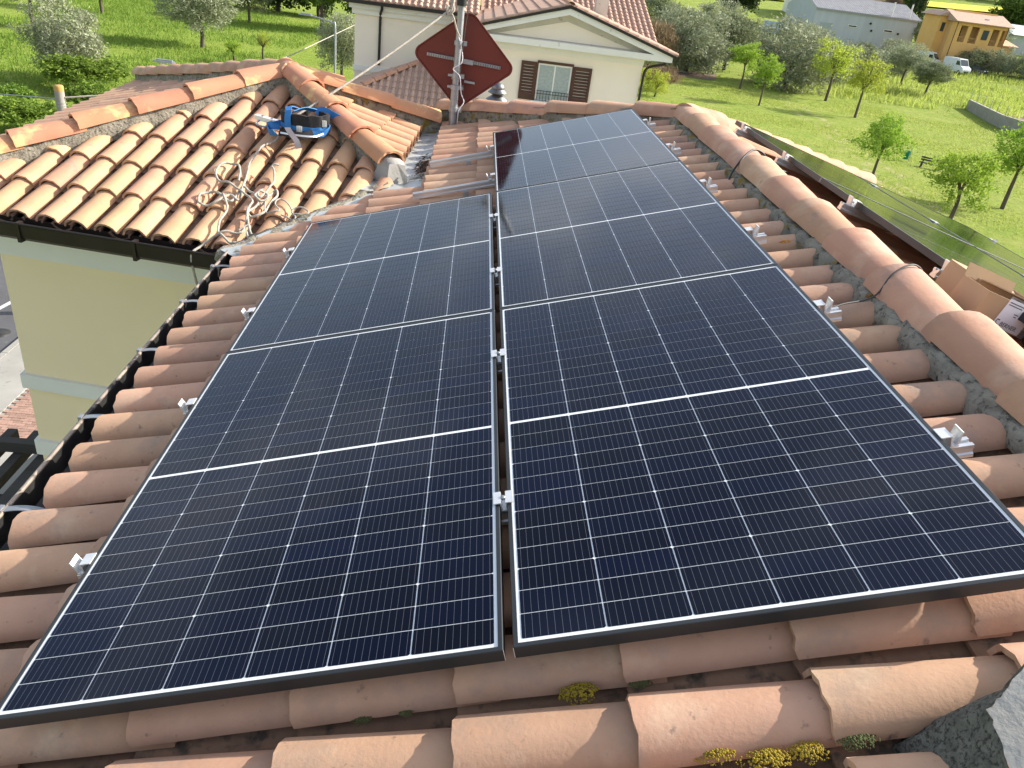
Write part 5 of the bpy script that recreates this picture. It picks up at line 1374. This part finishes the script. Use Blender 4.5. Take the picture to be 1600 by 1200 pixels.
def vehicle(name, kind, x, y, rz, label, paint, cat):
    """front towards local -y"""
    z = terrain(x, y); t_ = thing(name, (x, y, z), label, cat, 'parked vehicles', rz=rad(rz)); Mw = WM[t_.name]
    if kind == 'van':
        side = [(-2.7, .35), (2.8, .35), (2.85, 2.45), (2.6, 2.6), (-1.15, 2.6), (-1.95, 1.45), (-2.65, 1.15), (-2.8, .8)]; wd = 1.0; ws = [(-1.98, 1.47), (-1.26, 2.45)]; rb = 1.9; wr = .34
        sw_ = [(-1.75, 1.5), (-.6, 1.5), (-.6, 2.2), (-1.3, 2.2)]
    else:
        side = [(-2.1, .3), (2.1, .3), (2.15, .85), (1.85, 1.05), (1.25, 1.45), (-.35, 1.47), (-1.05, .98), (-2.0, .82), (-2.18, .6)]; wd = .88; ws = [(-1.03, 1.0), (-.42, 1.42)]; rb = 1.35; wr = .32
        sw_ = [(-.85, 1.02), (1.35, 1.05), (1.1, 1.38), (-.35, 1.40)]
    b = MB()
    n = len(side)
    tw = lambda zz: wd * (1 - .10 * max(0, (zz - 1.0) / 1.6)) if kind == 'van' else wd * (1 - .28 * max(0, (zz - .85) / .6))
    vs = [(-tw(q[1]), *q) for q in side] + [(tw(q[1]), *q) for q in side]
    b.add(vs, [tuple(range(n)), tuple(range(n, 2 * n))[::-1]] + [(i, n + i, n + (i + 1) % n, (i + 1) % n) for i in range(n)])
    body = b.build('body', paint, t_, Mw)
    (y0, z0), (y1, z1) = ws; off = Vector((0, -.02, .012))
    MB().add([Vector((sx * tw(zz) * .88, yy, zz)) + off for sx, yy, zz in ((-1, y0, z0), (1, y0, z0), (1, y1, z1), (-1, y1, z1))], [(0, 1, 2, 3)]).build('windscreen', M_['carglass'], body, Mw)
    for sx in (-1, 1):
        MB().add([(sx * (tw(zz) + .012), yy, zz) for yy, zz in sw_], [(0, 1, 2, 3)]).build('side_window', M_['carglass'], body, Mw)
        MB().box(min(sx * wd * .55, sx * wd * .9), max(sx * wd * .55, sx * wd * .9), side[0][0] - .11, side[0][0] + .05, .62, .80).build('headlight', M_['paper'], t_, Mw)
        for yy in (-rb, rb * .92):
            wh = MB().tube([(sx * (wd - .2), yy, wr), (sx * (wd + .02), yy, wr)], wr, 14).build('wheel', M_['tyre'], t_, Mw)
            MB().tube([(sx * (wd - .1), yy, wr), (sx * (wd + .03), yy, wr)], wr * .6, 10).build('rim', M_['galv'], wh, Mw)
    MB().box(-wd * .5, wd * .5, side[0][0] - .12, side[0][0] - .02, .38, .58).build('grille', M_['tyre'], t_, Mw)


vehicle('parked_van', 'van', 92.3, 154.5, 12, 'white van parked nose-on beside the black car', M_['carpaint_w'], 'van')
vehicle('parked_van', 'van', 89.0, 160.0, 38, 'white van half hidden behind the low dark olive', M_['carpaint_w'], 'van')
vehicle('parked_car', 'car', 96.6, 155.4, 35, 'black car parked right of the white vans', M_['carpaint_b'], 'car')
vehicle('parked_van', 'van', 66.0, 184, 70, 'pale blue van beside the left end of the warehouse', M_['carpaint_bl'], 'van')
vehicle('parked_car', 'car', 73.2, 174.0, 80, 'white car against the warehouse wall', M_['carpaint_w'], 'car')

M_['shed'] = mat('grey_shed_wall', (.50, .53, .56), (.44, .47, .50), scale=.6, rough=.85, stretch=(2, 2, .15))
M_['corr'] = mat('fibre_cement', (.34, .34, .35), (.24, .24, .25), scale=.9, rough=.9)
ws_ = thing('warehouse', (82, 185, GZ), 'long grey-white warehouse with a corrugated roof at the top right', 'warehouse')
wx0, wx1, wy0, wy1 = 71.6, 94.2, 178, 196
wm = MB().prism([(wx0, GZ - 1), (wx1, GZ - 1), (wx1, -.35), (wx0, -.35)], 'y', wy0, wy1).build('wall', M_['shed'], ws_)
MB().prism([(wy0, -.35), (wy1, -.35), ((wy0 + wy1) / 2, 2.2)], 'x', wx0, wx1).build('gable', M_['shed'], ws_)
Fw = frame((0, 1), math.atan2(2.55, 9), (wx0 - .2, wy0 - .3, -.30))
cw = MB(); k = 0; x = 0.0
while x < wx1 - wx0 + .4:
    cw.add([(0, -x, 0), (9.7, -x, 0), (9.7, -x - .28, .10), (0, -x - .28, .10)], [(0, 1, 2, 3)]).add([(0, -x - .28, .10), (9.7, -x - .28, .10), (9.7, -x - .56, 0), (0, -x - .56, 0)], [(0, 1, 2, 3)]); x += .56
cw.build('roof', M_['corr'], ws_, Fw)
MB().box(wx0 - .2, wx1 + .2, wy0 - .35, wy0 - .15, -.55, -.30).build('gutter', M_['galv'], ws_)
for x, z, w_, h in ((80.3, -2.95, 2.0, .45), (88.3, -3.0, 2.0, .5)): MB().box(x - w_ / 2, x + w_ / 2, wy0 - .06, wy0, z - h / 2, z + h / 2).build('window', M_['trim'], ws_); MB().box(x - w_ / 2 + .12, x + w_ / 2 - .12, wy0 - .08, wy0 - .061, z - h / 2 + .1, z + h / 2 - .1).build('pane', M_['carglass'], ws_)
MB().box(73.2, 75.9, wy0 - .07, wy0, -4.9, -2.9).build('window', M_['curtain'], ws_)
for x in (71.57,):
    MB().box(x - .06, x, 184, 186, -5.5, -3.6).build('window', M_['carglass'], ws_)
for x, z in ((84.6, -3.35), (90.6, -3.3), (84, -2.0)): MB().tube([(x, wy0 - .25, z), (x, wy0, z)], .22, 8).build('vent', M_['metal_d'], ws_)
for x in (88.2, 92.2): MB().tube([(x, wy0 + .5, -.6), (x, wy0 + .5, 2.6)], .17, 8).build('flue', M_['alu'], ws_); MB().tube([(x, wy0 + .5, 2.6), (x, wy0 + .5, 2.9)], .22, 8).build('flue_cap', M_['metal_d'], ws_)
rh = thing('red_roofed_house', (97, 226, 0), 'red roofed building showing above the warehouse roof', 'house')
zb = terrain(93, 226)
MB().box(84, 104, 218, 234, zb - 2, zb + 5.5).build('wall', M_['trim'], rh)
MB().prism([(83.2, zb + 5.5), (104.8, zb + 5.5), (94, zb + 9)], 'y', 217, 235).build('roof', M_['tile_far'], rh)

M_['ochre'] = mat('ochre_render', (.78, .47, .16), (.72, .42, .135), scale=.5, rough=.92)
M_['ochre_d'] = mat('ochre_loggia', (.60, .36, .14), rough=.92)
M_['shut_d'] = mat('dark_green_shutter', (.03, .05, .05), rough=.6)
yh = thing('yellow_house', (98, 164, GZ), 'ochre yellow two-storey house with loggia openings at the top right', 'house')
yx0, yx1, yy0, yy1 = 92.6, 103.1, 160.0, 170.0; ez = .85
lo = MB()   # front wall with real loggia openings
ops = [(93.6, 95.0), (95.8, 97.4), (100.1, 101.5), (102.0, 102.95)]; z0, z1 = -2.75, .15
lo.box(yx0, yx1, yy0, yy0 + .35, GZ, z0).box(yx0, yx1, yy0, yy0 + .35, z1, ez)
prev = yx0
for a, b_ in ops: lo.box(prev, a, yy0, yy0 + .35, z0, z1); prev = b_
lo.box(prev, yx1, yy0, yy0 + .35, z0, z1)
lo.build('front_wall', M_['ochre'], yh)
MB().box(yx0, yx1, yy0 + 1.9, yy1, GZ, ez).build('wall', M_['ochre_d'], yh); MB().box(yx0, yx0 + .3, yy0 + .36, yy0 + 1.89, GZ, ez).build('side_wall', M_['ochre'], yh); MB().box(yx1 - .3, yx1, yy0 + .36, yy0 + 1.89, GZ, ez).build('side_wall', M_['ochre'], yh)
MB().box(yx0 + .31, yx1 - .31, yy0 + .36, yy0 + 1.89, z0 - .3, z0 - .05).build('loggia_floor', M_['trim'], yh)
for x in (94.4, 100.9): MB().box(x - .5, x + .5, yy0 + 1.82, yy0 + 1.89, z0 + .05, z1 - .3).build('door', M_['shut_d'], yh)
MB().box(98.2, 99.4, yy0 - .06, yy0, -1.9, -.2).build('shutter', M_['shut_d'], yh)
for a, b_ in ops:
    rg = MB()
    for i in range(7): rg.box(a + (b_ - a) * i / 6 - .02, a + (b_ - a) * i / 6 + .02, yy0 + .1, yy0 + .14, z0, z0 + .9)
    rg.box(a, b_, yy0 + .09, yy0 + .15, z0 + .9, z0 + .96); rg.build('railing', M_['ochre_d'], yh)
MB().prism([(yx0 - .6, ez), (yx1 + .7, ez), (yx1 - .8, ez + 1.9), (yx0 + 1.2, ez + 1.9)], 'y', yy0 + 4.2, yy0 + 4.4).build('gable', M_['ochre'], yh)
MB().add([(yx0 - .6, yy0 - .7, ez), (yx1 + .7, yy0 - .7, ez), (yx1 + .7, yy0 + 4.6, ez + 1.75), (yx0 - .6, yy0 + 4.6, ez + 1.75), (yx0 - .6, yy1 + .6, ez), (yx1 + .7, yy1 + .6, ez),
          (yx0 - .6, yy0 - .7, ez - .14), (yx1 + .7, yy0 - .7, ez - .14), (yx0 - .6, yy1 + .6, ez - .14), (yx1 + .7, yy1 + .6, ez - .14)],
         [(0, 1, 2, 3), (3, 2, 5, 4), (6, 7, 1, 0), (6, 0, 3, 4, 8), (7, 9, 5, 2, 1)]).build('roof', M_['tile_far'], yh)
MB().box(yx0 - 1.7, yx0, yy0 + 3.5, yy1, GZ, ez + .5).build('rear_wing', M_['ochre'], yh)
MB().prism([(yx0 - 2.4, ez + .5), (yx0 + .8, ez + .5), (yx0 - .8, ez + 1.4)], 'y', yy0 + 3.0, yy1 + .6).build('rear_roof', M_['tile_far'], yh)
for x in (91.8,): MB().box(x - .35, x + .35, yy0 + 3.44, yy0 + 3.5, -1.4, .2).build('window', M_['shut_d'], yh)
MB().tube([(yx0 + .05, yy0 - .08, ez), (yx0 + .05, yy0 - .08, GZ)], .07, 6).build('downpipe', M_['wood'], yh); MB().tube([(yx1 - .1, yy0 - .08, ez), (yx1 - .1, yy0 - .08, GZ)], .07, 6).build('downpipe', M_['wood'], yh)
MB().box(98.9, 99.5, yy0 + 1.4, yy0 + 2.0, ez + .75, ez + .95).build('skylight', M_['paper'], yh)
MB().box(yx1, yx1 + 3.2, yy0 + 1.2, yy0 + 5, GZ, -2.4).build('porch', M_['ochre_d'], yh); MB().prism([(yy0 + .6, -2.4), (yy0 + 5.4, -1.5), (yy0 + 5.4, -1.65), (yy0 + .6, -2.55)], 'x', yx1, yx1 + 3.8).build('porch_roof', M_['cap'], yh)
fs_ = thing('far_shed', (135, 200, 0), 'pale grey shed at the right edge beyond the yellow house', 'shed')
zb = terrain(128, 190)
MB().box(121, 145, 186, 200, zb - 3, zb + 3.6).build('wall', M_['shed'], fs_); MB().prism([(185, zb + 3.6), (201, zb + 3.6), (193, zb + 5.6)], 'x', 120.5, 145.5).build('roof', M_['shed'], fs_)
